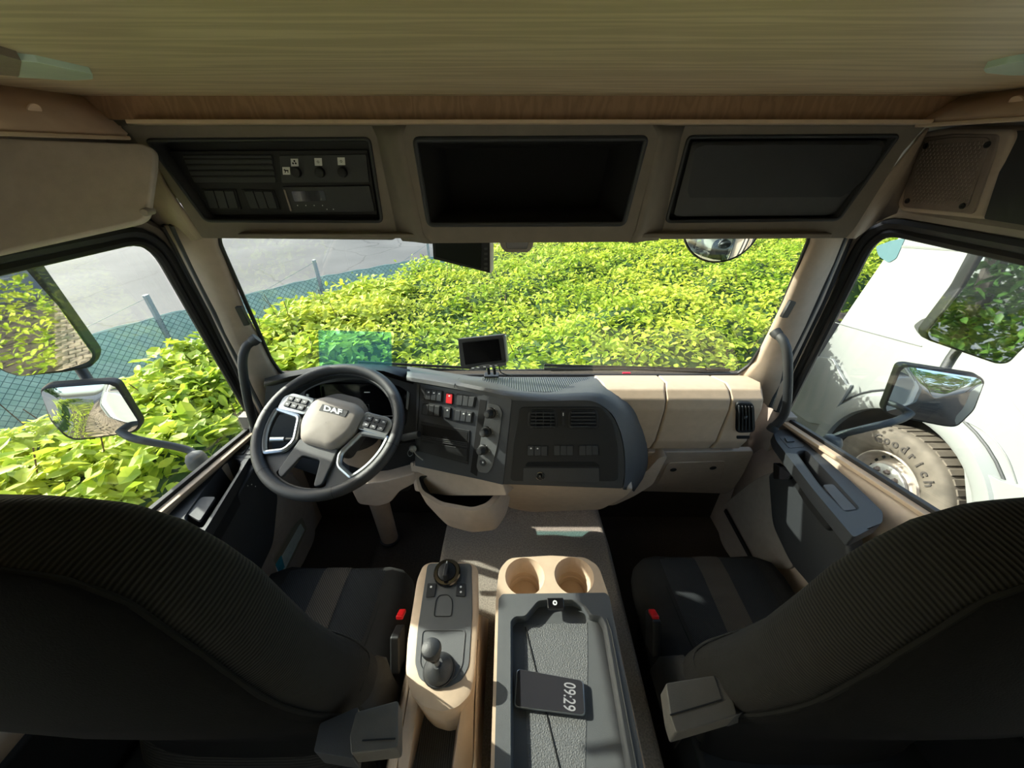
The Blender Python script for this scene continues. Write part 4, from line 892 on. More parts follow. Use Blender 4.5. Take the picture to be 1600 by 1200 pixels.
# left bay: equipment panel set back in a black surround
pocket('bay_surround', 'black_plastic', oc, hlft, V((0, .035, .0)), .97)
tube('bay_lip', 'dark_plastic', oc, [p+V((0, -.0, 0)) for p in hlft], .0035, 8, True, n=0)
OB = Pl((0, .905, 1.6), (0, -1, -.05))
eq = panel('equipment_panel', 'black_plastic', oc, OB, [(262, 236), (574, 234), (590, 336), (316, 336)], .006, 3, bev=.002)
panel('blank_cover', 'dark_plastic', eq, OB, [(284, 242), (424, 242), (432, 286), (303, 286)], .004, 3, off=.004, bev=.002)
for k in range(4): bar('cover_ridge', 'black_plastic', eq, OB.p(288+k*3.4, 249+k*9, .0052), OB.p(424+k*1.8, 249+k*9, .0052), .0025, .003, bev=.0008)
rocker(eq, OB, [(313, 295), (368, 296), (377, 328), (324, 328)], 3)
rocker(eq, OB, [(376, 296), (428, 297), (438, 328), (388, 328)], 3)
kp = panel('knob_strip', 'dark_plastic', eq, OB, [(436, 243), (572, 241), (577, 285), (440, 286)], .004, 2, off=.004, bev=.0015)
for x in (464, 501, 536):
    lathe('small_knob', 'black_plastic', kp, [(.010, 0), (.009, .008), (.006, .009)], OB.p(x, 269, .005), OB.n, 18)
for i, (x, y) in enumerate(((447, 267), (460, 254), (497, 253), (533, 252))):
    s = panel('symbol_label', 'white_print', kp, OB, [(x-6, y-6), (x+5.5, y-6), (x+6.5, y+6), (x-5, y+6)], .0008, 0, off=.0055, bev=0)
    if i == 1:
        for a in (90, 210, 330): lathe('fan_blade', 'hole_black', s, [(.0019, 0), (.0019, .0004)], OB.p(x+2.4*math.cos(math.radians(a)), y-2.4*math.sin(math.radians(a)), .0058), OB.n, 10)
    elif i == 0: panel('animal_symbol', 'hole_black', s, OB, [(x-3, y-3), (x-1, y-1.5), (x+3.5, y-1.5), (x+3.5, y+3), (x+2.4, y+3), (x+2.2, y+.6), (x-.6, y+.6), (x-.8, y+3), (x-2, y+3), (x-2, y), (x-4, y-1)], .0004, 0, off=.0062, bev=0)
    else:
        lathe('lamp_symbol', 'hole_black', s, [(.0022, 0), (.0022, .0004)], OB.p(x, y, .0058), OB.n, 14); lathe('lamp_symbol', 'white_print', s, [(.0013, 0), (.0013, .0003)], OB.p(x, y, .0063), OB.n, 12)
tg = panel('tachograph', 'dark_plastic', eq, OB, [(440, 292), (577, 290), (586, 331), (455, 333)], .006, 2, off=.006, bev=.002)
panel('tachograph_screen', 'gloss_black', tg, OB, [(455, 299), (506, 298), (510, 314), (460, 315)], .001, 1, off=.0068, bev=0)
for x, y in ((465, 321), (478, 321), (491, 321), (504, 321), (511, 327), (521, 327)): lathe('tachograph_key', 'white_print', tg, [(.0011, 0), (.0011, .0006)], OB.p(x, y, .0065), OB.n, 8)
bar('side_ear', 'greige', tg, OB.p(444, 296, .008), OB.p(455, 330, .008), .004, .003, up=OB.n)
# right bay: closed lid
pocket('bay_surround', 'black_plastic', oc, hrgt, V((0, .03, .0)), .97)
lid = panel('closed_lid', 'dark_plastic', oc, OB, [(1082, 220), (1396, 218), (1316, 336), (1054, 338)], .006, 6, off=.012, bev=.004)
lid2 = holed
li_o = [OB.p(*p, .016) for p in rnd([(1082, 222), (1390, 220), (1302, 336), (1052, 338)], 6)]
li_i = [OB.p(*p, .022) for p in rnd([(1088, 227), (1380, 226), (1372, 262), (1318, 308), (1072, 309)], 6)]
n_ = 40
def resamp(l, n):
    L = [0]; 
    for i in range(len(l)): L.append(L[-1]+(l[(i+1) % len(l)]-l[i]).length)
    out = []
    for k in range(n):
        t = L[-1]*k/n; i = max(j for j in range(len(l)) if L[j] <= t); f = (t-L[i])/max(L[i+1]-L[i], 1e-9); out.append(l[i].lerp(l[(i+1) % len(l)], f))
    return out
loft('lid_relief', 'grey_pad', lid, [resamp(li_o, 48), resamp(li_i, 48)], closed=True, ang=50)
vs, fs = prism(resamp(li_i, 48), V((0, .004, 0))); mk('lid_face', vs, fs, 'dark_plastic', lid, .0)
tube('lid_lip', 'dark_plastic', oc, hrgt, .0035, 8, True, n=0)
# small moulded notches above the bays
for a, b in (((1122, 193), (1158, 193)),): tube('moulded_notch', 'black_plastic', oc, [OS.p(a[0], 190, .0), OS.p(a[0]+4, 193, .002), OS.p(b[0]-4, 193, .002), OS.p(b[0], 190, .0)], .0012, 6)
# ------------------------------------------------------------------ side visor, corner trims and speaker
vp = Pl.from3(PX(0, 215, -.93), PX(0, 386, -.925), PY(238, 240, .83))
vz = thing('side_sun_visor', 'flat beige sun visor above the driver side window', 'sun visor', vp.p(120, 300))
panel('visor_panel', 'visor_beige', vz, vp, [(-160, 208), (222, 223), (241, 232), (240, 262), (229, 338), (215, 347), (-160, 430)], .014, [0, 8, 14, 4, 10, 10, 0], bev=.005, seg=3)
lathe('visor_pivot', 'greige', vz, [(.007, -.02), (.007, .008), (.0055, .010)], vp.p(229, 331, .0), (.3, -.9, 0), 16)
cl = loft('corner_trim_panel', 'beige', None, [[OS.p(232, 225, -.01), OS.p(258, 290, -.01), OS.p(318, 372, -.01)], [PY(232, 225, 1.0), PY(236, 300, 1.0), PY(300, 376, 1.06)], [PX(215, 235, -.97), PX(215, 330, -.97), PX(262, 362, -.97)]], solid=.006, ang=60); cl.name = 'trim_7'; tag(cl, kind='structure')
cr_ = loft('corner', 'beige', None, [[OS.p(1449, 200, -.01), OS.p(1375, 290, -.01), OS.p(1322, 372, -.01)], [PY(1440, 215, 1.0), PY(1395, 300, 1.0), PY(1335, 372, 1.04)], [PX(1445, 215, .985), PX(1400, 332, .985), PX(1370, 345, 1.0)]], solid=.006, ang=60); cr_.name = 'trim_8'; tag(cr_, kind='structure')
SPK = Pl.from3(PX(1420, 215, .945), PX(1560, 210, .945), PX(1405, 330, .965))
spk = thing('speaker', 'brown loudspeaker cover with perforated grille and four screws above the passenger window', 'speaker', SPK.p(1480, 270))
panel('speaker_surround', 'beige', spk, SPK, [(1432, 208), (1470, 202), (1578, 202), (1582, 214), (1536, 344), (1404, 330), (1400, 318), (1418, 232)], .05, 10, bev=.008, seg=3)
panel('speaker_frame', 'speaker', spk, SPK, [(1440, 215), (1490, 209), (1560, 210), (1554, 240), (1520, 335), (1408, 324), (1424, 235)], .006, 8, off=.004, bev=.003)
gr = panel('speaker_grille', 'speaker', spk, SPK, [(1446, 220), (1492, 214), (1546, 215), (1541, 240), (1511, 325), (1416, 317), (1430, 240)], .004, 8, off=.006, bev=.001)
hv = []; hf = []
a0 = SPK.p(1480, 270, .0075); ex = (SPK.p(1540, 270)-SPK.p(1420, 270)).normalized(); ez = SPK.n.cross(ex)
for i in range(-9, 10):
    for j in range(-9, 10):
        p = a0+ex*(i*.0085+(j % 2)*.00425)+ez*(j*.0074)
        # keep inside
        d = p-EYE; b_x = d.x; zc = d.y*CP_-d.z*SP_; u = 800+F*d.x/zc; v = 600+F*(-d.z*CP_-d.y*SP_)/zc
        if not (222 < v < 318 and 1420+max(0, (260-v)*.25)+6 < u < 1540-(v-215)*.27): continue
        b0 = len(hv)
        for k in range(6):
            a = math.pi*k/3; hv.append(p+ex*math.cos(a)*.0038+ez*math.sin(a)*.0038)
        for k in range(6):
            a = math.pi*k/3; hv.append(p+ex*math.cos(a)*.003+ez*math.sin(a)*.003+SPK.n*.001)
        for k in range(6): hf.append([b0+k, b0+(k+1) % 6, b0+6+(k+1) % 6, b0+6+k])
tag(mk('grille_pattern', hv, hf, 'greige', spk, smooth=False), kind='stuff')
for x, y in ((1447, 228), (1543, 226), (1418, 314), (1504, 322)): lathe('screw', 'black_plastic', spk, [(.006, 0), (.0055, .002), (.003, .002), (.002, .0008)], SPK.p(x, y, .0075), SPK.n, 14)
rear_r = panel('rear_side_panel', 'dark_plastic', None, Pl((.955, 0, 0), (-1, 0, 0)), [(1582, 205), (1640, 200), (1700, 420), (1600, 352), (1537, 342)], .02, 4, bev=.004); rear_r.name = 'trim_9'; tag(rear_r, kind='structure')
# ------------------------------------------------------------------ reading lamps on the board
def lamp(pts, pts2, lab, cat='lamp'):
    c = PZ(*pts[0], bz-.01); t = thing('ceiling_lamp', lab, cat, c)
    f = [PZ(*p, bz-.006) for p in rnd(pts, 2)]; vs, fs = prism(f, V((0, 0, .007))); mk('lamp_lens', vs, fs, 'lamp_lens', t, .003)
    f = [PZ(*p, bz-.007) for p in rnd(pts2, 2)]; vs, fs = prism(f, V((0, 0, .008))); mk('lamp_base', vs, fs, 'speaker', t, .003)
lamp([(28, 95), (60, 98), (145, 116), (146, 124), (110, 126), (26, 121)], [(-60, 70), (0, 85), (34, 95), (30, 120), (0, 117), (-60, 112)], 'slim wedge lamp with greenish lens under the left end of the wooden board')
lamp([(1536, 108), (1570, 100), (1610, 94), (1610, 118), (1575, 118), (1540, 114)], [(1600, 95), (1680, 80), (1680, 118), (1600, 119)], 'slim wedge lamp under the right end of the wooden board')
# ------------------------------------------------------------------ grab handles
def handle(pts, lab, i0, i1, pob):
    t = thing('grab_handle', lab, 'grab handle', i0)
    tube('grip', 'dark_plastic', t, [i0]+pts+[i1], .0135, 14, n=8)
    lathe('end_boss', 'dark_plastic', t, [(.017, -.012), (.0165, .004), (.0145, .010)], i0, (pts[0]-i0), 16)
    lathe('end_boss', 'dark_plastic', t, [(.017, -.012), (.0165, .004), (.0145, .010)], i1, (pts[-1]-i1), 16)
handle([PY(384, 543, 1.06), PY(379, 570, 1.04), PY(387, 625, 1.03)], 'dark curved grab handle on the windscreen pillar beside the steering wheel', PY(397, 532, 1.075), PY(398, 668, 1.04), pL)
handle([PY(1225, 535, 1.06), PY(1231, 565, 1.04), PY(1228, 640, 1.03)], 'dark curved grab handle on the passenger side windscreen pillar', PY(1214, 522, 1.09), PY(1208, 668, 1.03), pR)
# ------------------------------------------------------------------ monitors
m1 = thing('reversing_monitor', 'small black reversing monitor standing on the dashboard top', 'monitor', PY(765, 587, 1.12))
MP = Pl.from3(PY(720, 572, 1.085), PY(787, 565, 1.06), PY(784, 524, 1.085))
mb = panel('monitor_housing', 'black_plastic', m1, MP, [(715, 530), (786, 523), (791, 566), (724, 576), (719, 572)], .02, 3, bev=.003)
panel('monitor_screen', 'gloss_black', m1, MP, [(722, 536), (779, 530), (784, 563), (727, 570)], .002, 1, off=.001, bev=0)
panel('sun_hood', 'black_plastic', m1, MP, [(715, 530), (786, 523), (785, 528), (718, 535)], .03, 1, off=.015, bev=.002)
panel('button_bar', 'grey_pad', m1, MP, [(752, 571), (790, 566), (791, 571), (726, 580)], .004, 1, off=.004, bev=.001)
for x in (739, 747, 757, 767, 775): panel('monitor_button', 'white_print', m1, MP, rect(x-2, 574.5-(x-739)*.12, x+2, 576-(x-739)*.12), .001, .4, off=.0045, bev=0)
panel('side_edge', 'satin_silver', m1, MP, [(786, 524), (790, 525), (793, 565), (790, 567)], .018, 1, off=-.002, bev=.001)
for x in (763, 772): tube('bracket_leg', 'black_plastic', m1, [PY(x, 574, 1.08), PY(x+1, 584, 1.09)], .005, 8, n=0)
box('bracket_foot', 'black_plastic', m1, PY(768, 586, 1.10), (.05, .03, .006), bev=.002)
tube('cable', 'black_plastic', m1, [PY(780, 572, 1.08), PY(782, 581, 1.09), PY(790, 585, 1.10), PY(800, 587, 1.12)], .002, 6)
m2 = thing('hanging_monitor', 'flat grey-green screen hanging from the overhead console at the windscreen centre', 'monitor', PY(720, 372, .92))
M2 = Pl.from3(PY(677, 380, .93), PY(766, 380, .89), PY(766, 427, .91))
panel('monitor_housing', 'black_plastic', m2, M2, [(675, 374), (767, 374), (766, 427), (677, 405)], .018, 1.5, bev=.002)
panel('monitor_screen', 'screen_off', m2, M2, [(680, 375), (752, 375), (751, 420), (681, 401)], .002, 1, off=.001, bev=0)
panel('button_strip', 'black_plastic', m2, M2, [(754, 375), (764, 375), (764, 425), (753, 422)], .002, 1, off=.002, bev=0)
for y in (389, 397, 405, 413, 420): panel('monitor_button', 'grey_pad', m2, M2, rect(756.5, y-2, 761.5, y+1.5), .001, .8, off=.003, bev=0)
panel('side_edge', 'white_print', m2, M2, [(765, 374), (767.5, 374), (767.5, 427), (765.5, 427)], .02, 0, off=.001, bev=0)
dc = thing('windscreen_camera', 'small grey camera housing at the top centre of the windscreen', 'camera', PY(806, 372, 1.03))
DCP = Pl((0, 1.03, 1.45), (0, -1, -.1))
panel('camera_shell', 'greige', dc, DCP, [(776, 350), (836, 350), (833, 386), (826, 395), (790, 395), (782, 386)], .03, 4, bev=.004)
panel('camera_window', 'gloss_black', dc, DCP, [(785, 350), (831, 350), (824, 389), (792, 389)], .003, 2, off=.002, bev=.001)
# ------------------------------------------------------------------ front mirror and wipers outside
fm = thing('front_mirror', 'round convex mirror hanging outside the top right of the windscreen', 'mirror', PY(1128, 368, 1.5))
fmc = PY(1128, 352, 1.42); fmn = V((-.25, -.75, .15)).normalized()
lathe('mirror_housing', 'black_plastic', fm, [(.125, .004), (.128, -.004), (.11, -.035), (.05, -.06), (.0, -.065)], fmc, fmn, 40, caps=(False, False))
lathe('mirror_glass', 'mirror_glass', fm, [(.121, .004), (.10, .014), (.07, .022), (.035, .027), (.001, .029)], fmc, fmn, 40, ang=80)
tube('mirror_arm', 'black_plastic', fm, [fmc-fmn*.05, fmc+V((.03, .06, .12)), fmc+V((.0, -.1, .28)), V((fmc.x, 1.19, 1.78))], .012, 10)
def wiper(a, b, lab, red=None):
    t = thing('wiper', lab, 'wiper', a[0])
    tube('wiper_arm', 'wiper_black', t, a, [.010]+[.006]*40 if False else .0055, 8)
    tube('wiper_blade', 'rubber', t, b, .006, 8)
    bar('blade_spoiler', 'wiper_black', t, b[0]+V((0, .004, .012)), b[-1]+V((0, .004, .012)), .004, .012)
    return t
yw = 1.215
wiper([PY(950, 583, yw+.06), PY(900, 578, yw+.06), PY(800, 579, yw+.06), PY(690, 580, yw+.06)], [PY(760, 581, yw+.05), PY(640, 575, yw+.05), PY(560, 571, yw+.05)], 'black windscreen wiper lying at the bottom on the driver side')
wr = wiper([PY(1150, 585, yw+.02), PY(1080, 579, yw+.02), PY(980, 577, yw+.02), PY(860, 578, yw+.02)], [PY(1140, 583, yw+.01), PY(1000, 577, yw+.01), PY(850, 576, yw+.01)], 'black windscreen wiper lying at the bottom on the passenger side, with a red mark')
box('red_mark', 'red_mark', wr, PY(979, 583, yw-.005), (.030, .006, .006), bev=.001)
# ------------------------------------------------------------------ door mirrors
def mirror(side):
    L = side < 0
    lab = 'pair of tall and wide-angle mirrors on a black arm outside the driver window' if L else 'pair of tall and wide-angle mirrors on a black arm outside the passenger window'
    base = PX(305, 712, -1.06) if L else PX(1302, 684, 1.10)
    t = thing('door_mirror', lab, 'mirror', base)
    def mpl(p, c, r):
        d = (c-EYE).normalized(); return Pl(p, V(r).normalized()-d)
    if L:
        MPm = mpl(PX(150, 560, -1.27), PX(80, 480, -1.33), (-.13, -.95, -.27)); MC = mpl(PX(215, 660, -1.22), PX(140, 645, -1.27), (-.22, -.85, -.42))
        mh = [(150, 556), (143, 575), (100, 583), (30, 590), (5, 583), (-120, 500), (-260, 330), (-120, 300), (40, 385), (52, 420)]
        mg = [(146, 556), (137, 566), (100, 578), (32, 588), (8, 580), (-112, 497), (-240, 335), (-118, 310), (10, 396), (38, 418), (90, 478)]
        chh = [(60, 610), (70, 604), (168, 597), (183, 600), (222, 664), (214, 676), (180, 682), (118, 690), (100, 684), (76, 658)]
        chg = [(63, 613), (72, 607), (166, 600), (180, 603), (218, 662), (210, 673), (178, 679), (120, 686), (103, 680), (80, 656)]
        arm_ = [PX(306, 716, -1.07), PX(298, 705, -1.10), PX(270, 697, -1.14), PX(205, 684, -1.22), MC.p(180, 665, -.04)]
        post = [MC.p(155, 625, -.05), MPm.p(118, 565, -.07), MPm.p(20, 440, -.07), MPm.p(-80, 320, -.07)]
    else:
        MPm = mpl(PX(1450, 520, 1.32), PX(1530, 480, 1.38), (.16, -.95, -.02)); MC = mpl(PX(1385, 650, 1.27), PX(1460, 620, 1.32), (.20, -.9, -.25))
        mh = [(1446, 520), (1450, 532), (1560, 570), (1578, 568), (1600, 545), (1760, 420), (1860, 300), (1720, 300), (1560, 360), (1534, 388), (1500, 450)]
        mg = [(1449, 520), (1454, 530), (1560, 567), (1576, 564), (1598, 540), (1750, 418), (1840, 310), (1720, 308), (1564, 366), (1540, 396), (1505, 452)]
        chh = [(1406, 572), (1418, 570), (1532, 588), (1541, 596), (1524, 642), (1497, 668), (1480, 668), (1388, 650), (1379, 641), (1392, 608)]
        chg = [(1409, 576), (1419, 573), (1530, 591), (1537, 598), (1521, 640), (1495, 665), (1481, 665), (1390, 647), (1383, 640), (1395, 609)]
        arm_ = [PX(1300, 690, 1.10), PX(1312, 680, 1.12), PX(1350, 670, 1.16), PX(1405, 656, 1.25), MC.p(1430, 640, -.04)]
        post = [MC.p(1462, 615, -.05), MPm.p(1486, 560, -.07), MPm.p(1560, 470, -.07), MPm.p(1680, 350, -.07)]
    for nm, pl, hh, gg in (('main', MPm, mh, mg), ('wide', MC, chh, chg)):
        h = panel('mirror_housing', 'black_plastic', t, pl, hh, .05 if nm == 'main' else .035, 8, off=-.001, bev=.012, seg=3)
        g = [pl.p(*p, .001) for p in rnd(gg, 8)]
        if nm == 'main': vs, fs = prism(g, pl.n*-.004); mk('mirror_glass', vs, fs, 'mirror_glass', t, smooth=False)
        else:
            # convex glass: domed grid
            g = resamp(g, 48); c = sum(g, V())/48; rows = []
            for k in (1, .85, .7, .55, .4, .25, .1, .01):
                rows.append([c+(p-c)*k+pl.n*(.016*(1-k*k)) for p in g])
            loft('mirror_glass', 'mirror_glass', t, rows, closed=True, ang=80)
    tube('mirror_arm', 'dark_plastic', t, arm_, .012, 12)
    tube('mirror_post', 'dark_plastic', t, post, .014, 12)
    lathe('arm_foot', 'grey_pad', t, [(.030, -.03), (.030, .0), (.024, .016), (.014, .022)], arm_[0], (-side*.0, .1, 1), 20)
mirror(-1); mirror(1)
# ================================================================== FENCE
fe = thing('fence', 'teal privacy net and chain-link fence with steel posts beside the car park', 'fence', (-3.4, 6.6, GZ))
post_xy = [(-7.0, .6), (-5.95, 2.65), (-4.78, 4.72), (-3.43, 6.58), (-1.75, 8.05), (.3, 9.0), (2.5, 9.4), (4.8, 9.5)]
for x, y in post_xy:
    box('post', 'galvanised', fe, (x, y, GZ+.71), (.045, .06, 1.42), bev=.004)
ztop = -.24
netv = []; 
def onf(s):
    i = min(int(s), len(post_xy)-2); f = s-i
    return V((post_xy[i][0]*(1-f)+post_xy[i+1][0]*f, post_xy[i][1]*(1-f)+post_xy[i+1][1]*f, 0))
N_ = len(post_xy)-1
rows = []
for k in range(N_*12+1):
    s = k/12; p = onf(min(s, N_-1e-6)); off = V((.0, .05, 0)); wob = .012*math.sin(k*1.7)
    rows.append([p+V((-.05+wob, .035, GZ+.02)), p+V((-.05-wob, .035, -.8)), p+V((-.05, .035, ztop+.01*math.sin(k*2.1)))])
loft('privacy_net', 'net', fe, rows, solid=.004, ang=60)
wv, wf = [], []
def addbar(a, b, w):
    d = (b-a).normalized(); x = d.cross(V((0, 0, 1))).normalized()*w; 
    if x.length < 1e-6: x = V((w, 0, 0))
    y = d.cross(x).normalized()*w; i = len(wv)
    wv.extend([a+x, a+y, a-x, a-y, b+x, b+y, b-x, b-y])
    wf.extend([[i, i+1, i+5, i+4], [i+1, i+2, i+6, i+5], [i+2, i+3, i+7, i+6], [i+3, i, i+4, i+7]])
H = ztop-GZ; pitch = .085
for sgn in (1, -1):
    for seg_i in range(N_):
        a0 = V((*post_xy[seg_i], 0)); a1 = V((*post_xy[seg_i+1], 0)); Ls = (a1-a0).length; d = (a1-a0)/Ls
        n = int((Ls+H)/pitch)
        for k in range(n):
            s0 = k*pitch-(H if True else 0); s1 = s0+H
            z0, z1 = (GZ, ztop)
            c0, c1 = max(s0, 0), min(s1, Ls)
            if c1 <= c0: continue
            f0 = (c0-s0)/H; f1 = (c1-s0)/H
            za, zb = (z0+H*f0, z0+H*f1) if sgn > 0 else (z1-H*f0, z1-H*f1)
            o_ = V((.015, -.01, 0))
            addbar(a0+d*c0+V((0, 0, za))+o_, a0+d*c1+V((0, 0, zb))+o_, .0032)
tag(mk('chain_link', wv, wf, 'wire', fe, smooth=False), kind='stuff')
tube('top_wire', 'wire', fe, [V((x, y, ztop)) for x, y in post_xy], .004, 6, n=0)
for i in range(2, 6):
    x, y = post_xy[i]
    tube('stay_wire', 'wire', fe, [V((x, y-.03, GZ+1.38)), V((x-.75, y-1.2, ztop-.1))], .003, 5, n=0)
# ================================================================== HEDGE
edge = [(-3.3, -9), (-3.15, 0), (-3.0, 1.6), (-2.75, 2.6), (-2.4, 3.5), (-2.0, 4.3), (-1.5, 5.3), (-.9, 6.1), (0, 6.9), (1.2, 7.6), (3, 8.1), (8, 8.4)]
ex_ = np.array([e[0] for e in edge]); ey_ = np.array([e[1] for e in edge])
def edist(x, y):
    """signed distance inside the outer edge of the hedge (positive = inside)"""
    best = np.full(x.shape, 1e9); sg = np.ones(x.shape)
    for i in range(len(edge)-1):
        ax, ay, bx, by = *edge[i], *edge[i+1]; dx, dy = bx-ax, by-ay; L2 = dx*dx+dy*dy
        t = np.clip(((x-ax)*dx+(y-ay)*dy)/L2, 0, 1); d = np.hypot(x-ax-t*dx, y-ay-t*dy)
        cr = dx*(y-ay)-dy*(x-ax); m = d < best; best = np.where(m, d, best); sg = np.where(m, np.where(cr > 0, -1, 1), sg)
    return best*sg
def inner_edge(x, y):
    """distance from the side that faces the truck (positive = inside)"""
    front = y-1.75; left = np.where(y > .9, -x-1.42, -x-2.55)
    return np.where(x < -1.2, np.maximum(left, front), np.minimum(front, np.maximum(1.55+(y-2)*.88-x, y-4.1)))
def nz(x, y): return (.05*np.sin(x*2.3+1.1*np.sin(y*1.3))+.05*np.sin(y*2.9+1.7*np.sin(x*1.9+2))+.035*np.sin(x*6.1+y*4.3)+.03*np.sin(y*7.7-x*5.2))
def height(x, y):
    d = np.minimum(edist(x, y), inner_edge(x, y))
    h = .34+.06*np.clip((y-3)/4, 0, 1)+np.clip((x+.5)/4, 0, 1)*.22*np.clip((y-3)/3, 0, 1)+nz(x, y)*np.clip(1.1-.12*(y-2), .45, 1.1)
    e = np.clip(d/.28, 0, 1); e = np.sqrt(1-(1-e)**2)
    return GZ+.15+(h-GZ-.15)*e, d
hd = thing('hedge', 'tall leafy bright green hedge filling the view around the front of the truck', 'hedge', (0, 3.5, GZ))
# dark woody core
gx = np.arange(-3.4, 8.01, .12); gy = np.arange(-8.5, 8.6, .12); XX, YY = np.meshgrid(gx, gy, indexing='ij'); HH, DD = height(XX, YY)
idx = -np.ones(XX.shape, int); vs = []; 
keep = DD > .05
ii = np.argwhere(keep); 
for k, (i, j) in enumerate(ii): idx[i, j] = k; vs.append((XX[i, j], YY[i, j], HH[i, j]-.10))
fs = []
for i in range(len(gx)-1):
    for j in range(len(gy)-1):
        q = [idx[i, j], idx[i+1, j], idx[i+1, j+1], idx[i, j+1]]
        if min(q) >= 0: fs.append([int(t) for t in q])
core = mk('hedge_core', vs, fs, 'hedge_core', hd)
# leaves: folded six-point blades
leaf_v = np.array([(0, 0, 0), (.30, .24, .07), (.70, .20, .05), (1, 0, -.06), (.70, -.20, .05), (.30, -.24, .07), (.5, 0, -.02)])
leaf_f = [(0, 1, 6), (1, 2, 6), (2, 3, 6), (3, 4, 6), (4, 5, 6), (5, 0, 6)]
def scatter(n, x0, x1, y0, y1, size, thick=.16, seed=1):
    r = np.random.default_rng(seed); x = r.uniform(x0, x1, n); y = r.uniform(y0, y1, n); H_, D_ = height(x, y)
    ok = (D_ > -.06); x, y, H_, D_ = x[ok], y[ok], H_[ok], D_[ok]; m = len(x)
    z = H_ - r.power(1.6, m)[::1]*0 - r.exponential(thick*.45, m) + r.normal(0, .02, m)+np.where(r.random(m) < .06, r.uniform(0, .12, m), 0)
    edge_ = D_ < .25
    z = np.where(edge_ & (r.random(m) < .55), GZ+.2+(H_-GZ-.2)*r.random(m), z)
    s = size*r.uniform(.65, 1.25, m); yaw = r.uniform(0, 2*np.pi, m); pit = r.normal(.15, .45, m); rol = r.normal(0, .45, m)
    return x, y, z, s, yaw, pit, rol
def rotm(yaw, pit, rol):
    cy, sy, cp, sp, cr, sr = np.cos(yaw), np.sin(yaw), np.cos(pit), np.sin(pit), np.cos(rol), np.sin(rol)
    Rz = np.stack([np.stack([cy, -sy, 0*cy], -1), np.stack([sy, cy, 0*cy], -1), np.stack([0*cy, 0*cy, 1+0*cy], -1)], -2)
    Ry = np.stack([np.stack([cp, 0*cp, sp], -1), np.stack([0*cp, 1+0*cp, 0*cp], -1), np.stack([-sp, 0*cp, cp], -1)], -2)
    Rx = np.stack([np.stack([1+0*cr, 0*cr, 0*cr], -1), np.stack([0*cr, cr, -sr], -1), np.stack([0*cr, sr, cr], -1)], -2)
    return Rz@Ry@Rx
def leafmesh(name, sets, m, parent, kind='stuff'):
    V_, F_, base = [], [], 0
    for (x, y, z, s, yaw, pit, rol) in sets:
        R = rotm(yaw, pit, rol); P = np.einsum('nij,kj->nki', R, leaf_v)*s[:, None, None]+np.stack([x, y, z], -1)[:, None, :]
        n = len(x); V_.append(P.reshape(-1, 3)); f = np.array(leaf_f)[None]+(np.arange(n)*7)[:, None, None]+base; F_.append(f.reshape(-1, 3)); base += n*7
    V_ = np.concatenate(V_); F_ = np.concatenate(F_); me = bpy.data.meshes.new(name); me.vertices.add(len(V_)); me.vertices.foreach_set('co', V_.ravel())
    me.loops.add(F_.size); me.loops.foreach_set('vertex_index', F_.ravel().astype(np.int32)); me.polygons.add(len(F_)); me.polygons.foreach_set('loop_start', np.arange(0, F_.size, 3, dtype=np.int32)); me.polygons.foreach_set('loop_total', np.full(len(F_), 3, np.int32))
    me.update(); me.validate(); me.materials.append(MATS[m]); o = bpy.data.objects.new(name, me); put(o, parent)
    if kind: o['kind'] = kind
    return o
sets = [scatter(26000, -3.4, -1.2, .5, 4.4, .082, seed=2), scatter(105000, -2.6, 7.5, 1.7, 8.4, .064, seed=3), scatter(9000, -3.4, -1.8, -8.5, .6, .11, seed=4)]
leafmesh('leaves', sets, 'leaf', hd)
# nearest leaves as separate parts, sharing four meshes
lm = []
for k in range(4):
    me = bpy.data.meshes.new('leaf'); s = .092+.012*k
    vv = [V(tuple(p))*s for p in leaf_v]; vv = [V((p.x, p.y*(1+.1*k), p.z+.01*math.sin(p.x*40+k))) for p in vv]
    me.from_pydata([tuple(p) for p in vv], [], leaf_f); me.materials.append(MATS['leaf']); lm.append(me)
r = np.random.default_rng(11); cnt = 0
x, y, z, s, yaw, pit, rol = scatter(1500, -2.6, -1.42, .75, 2.6, .1, seed=12)
for i in range(len(x)):
    if cnt >= 290: break
    h = height(np.array([x[i]]), np.array([y[i]]))
    if h[1][0] < .08: continue
    o = bpy.data.objects.new('leaf', lm[cnt % 4]); o.location = (x[i], y[i], h[0][0]+r.uniform(.0, .06)); o.rotation_euler = (rol[i], pit[i], yaw[i]); put(o, hd); cnt += 1
# reddish shoots rising out of the hedge
sv, sf = [], []
for k in range(150):
    xx = r.uniform(-3.1, -1.5) if k < 60 else r.uniform(-2.6, 5.5); yy = r.uniform(.8, 4) if k < 60 else r.uniform(2, 7.5)
    h, d_ = height(np.array([xx]), np.array([yy]))
    if d_[0] < .03: continue
    b = V((xx, yy, h[0]-.3)); t = b+V((r.normal(0, .10), r.normal(0, .10), r.uniform(.32, .46)))
    vv, ff = tubegeo([b, (b+t)/2+V((.02, .01, 0)), t], .003, 4); n0 = len(sv); sv += vv; sf += [[q+n0 for q in f] for f in ff]
tag(mk('twigs', sv, sf, 'twig', hd, smooth=False), kind='stuff')
# ================================================================== NEIGHBOURING TRUCK
nb = thing('parked_truck', 'white parked truck close beside the passenger window, dirty front wheel in a black arch', 'truck', (4.4, 1, GZ))
WXn = 3.28; WC = PX(1386, 758, 3.30); wy, wz_ = WC.y, WC.z; WR = GZ+0; RT = wz_-GZ
NPl = Pl((WXn, 0, 0), (-1, 0, 0))
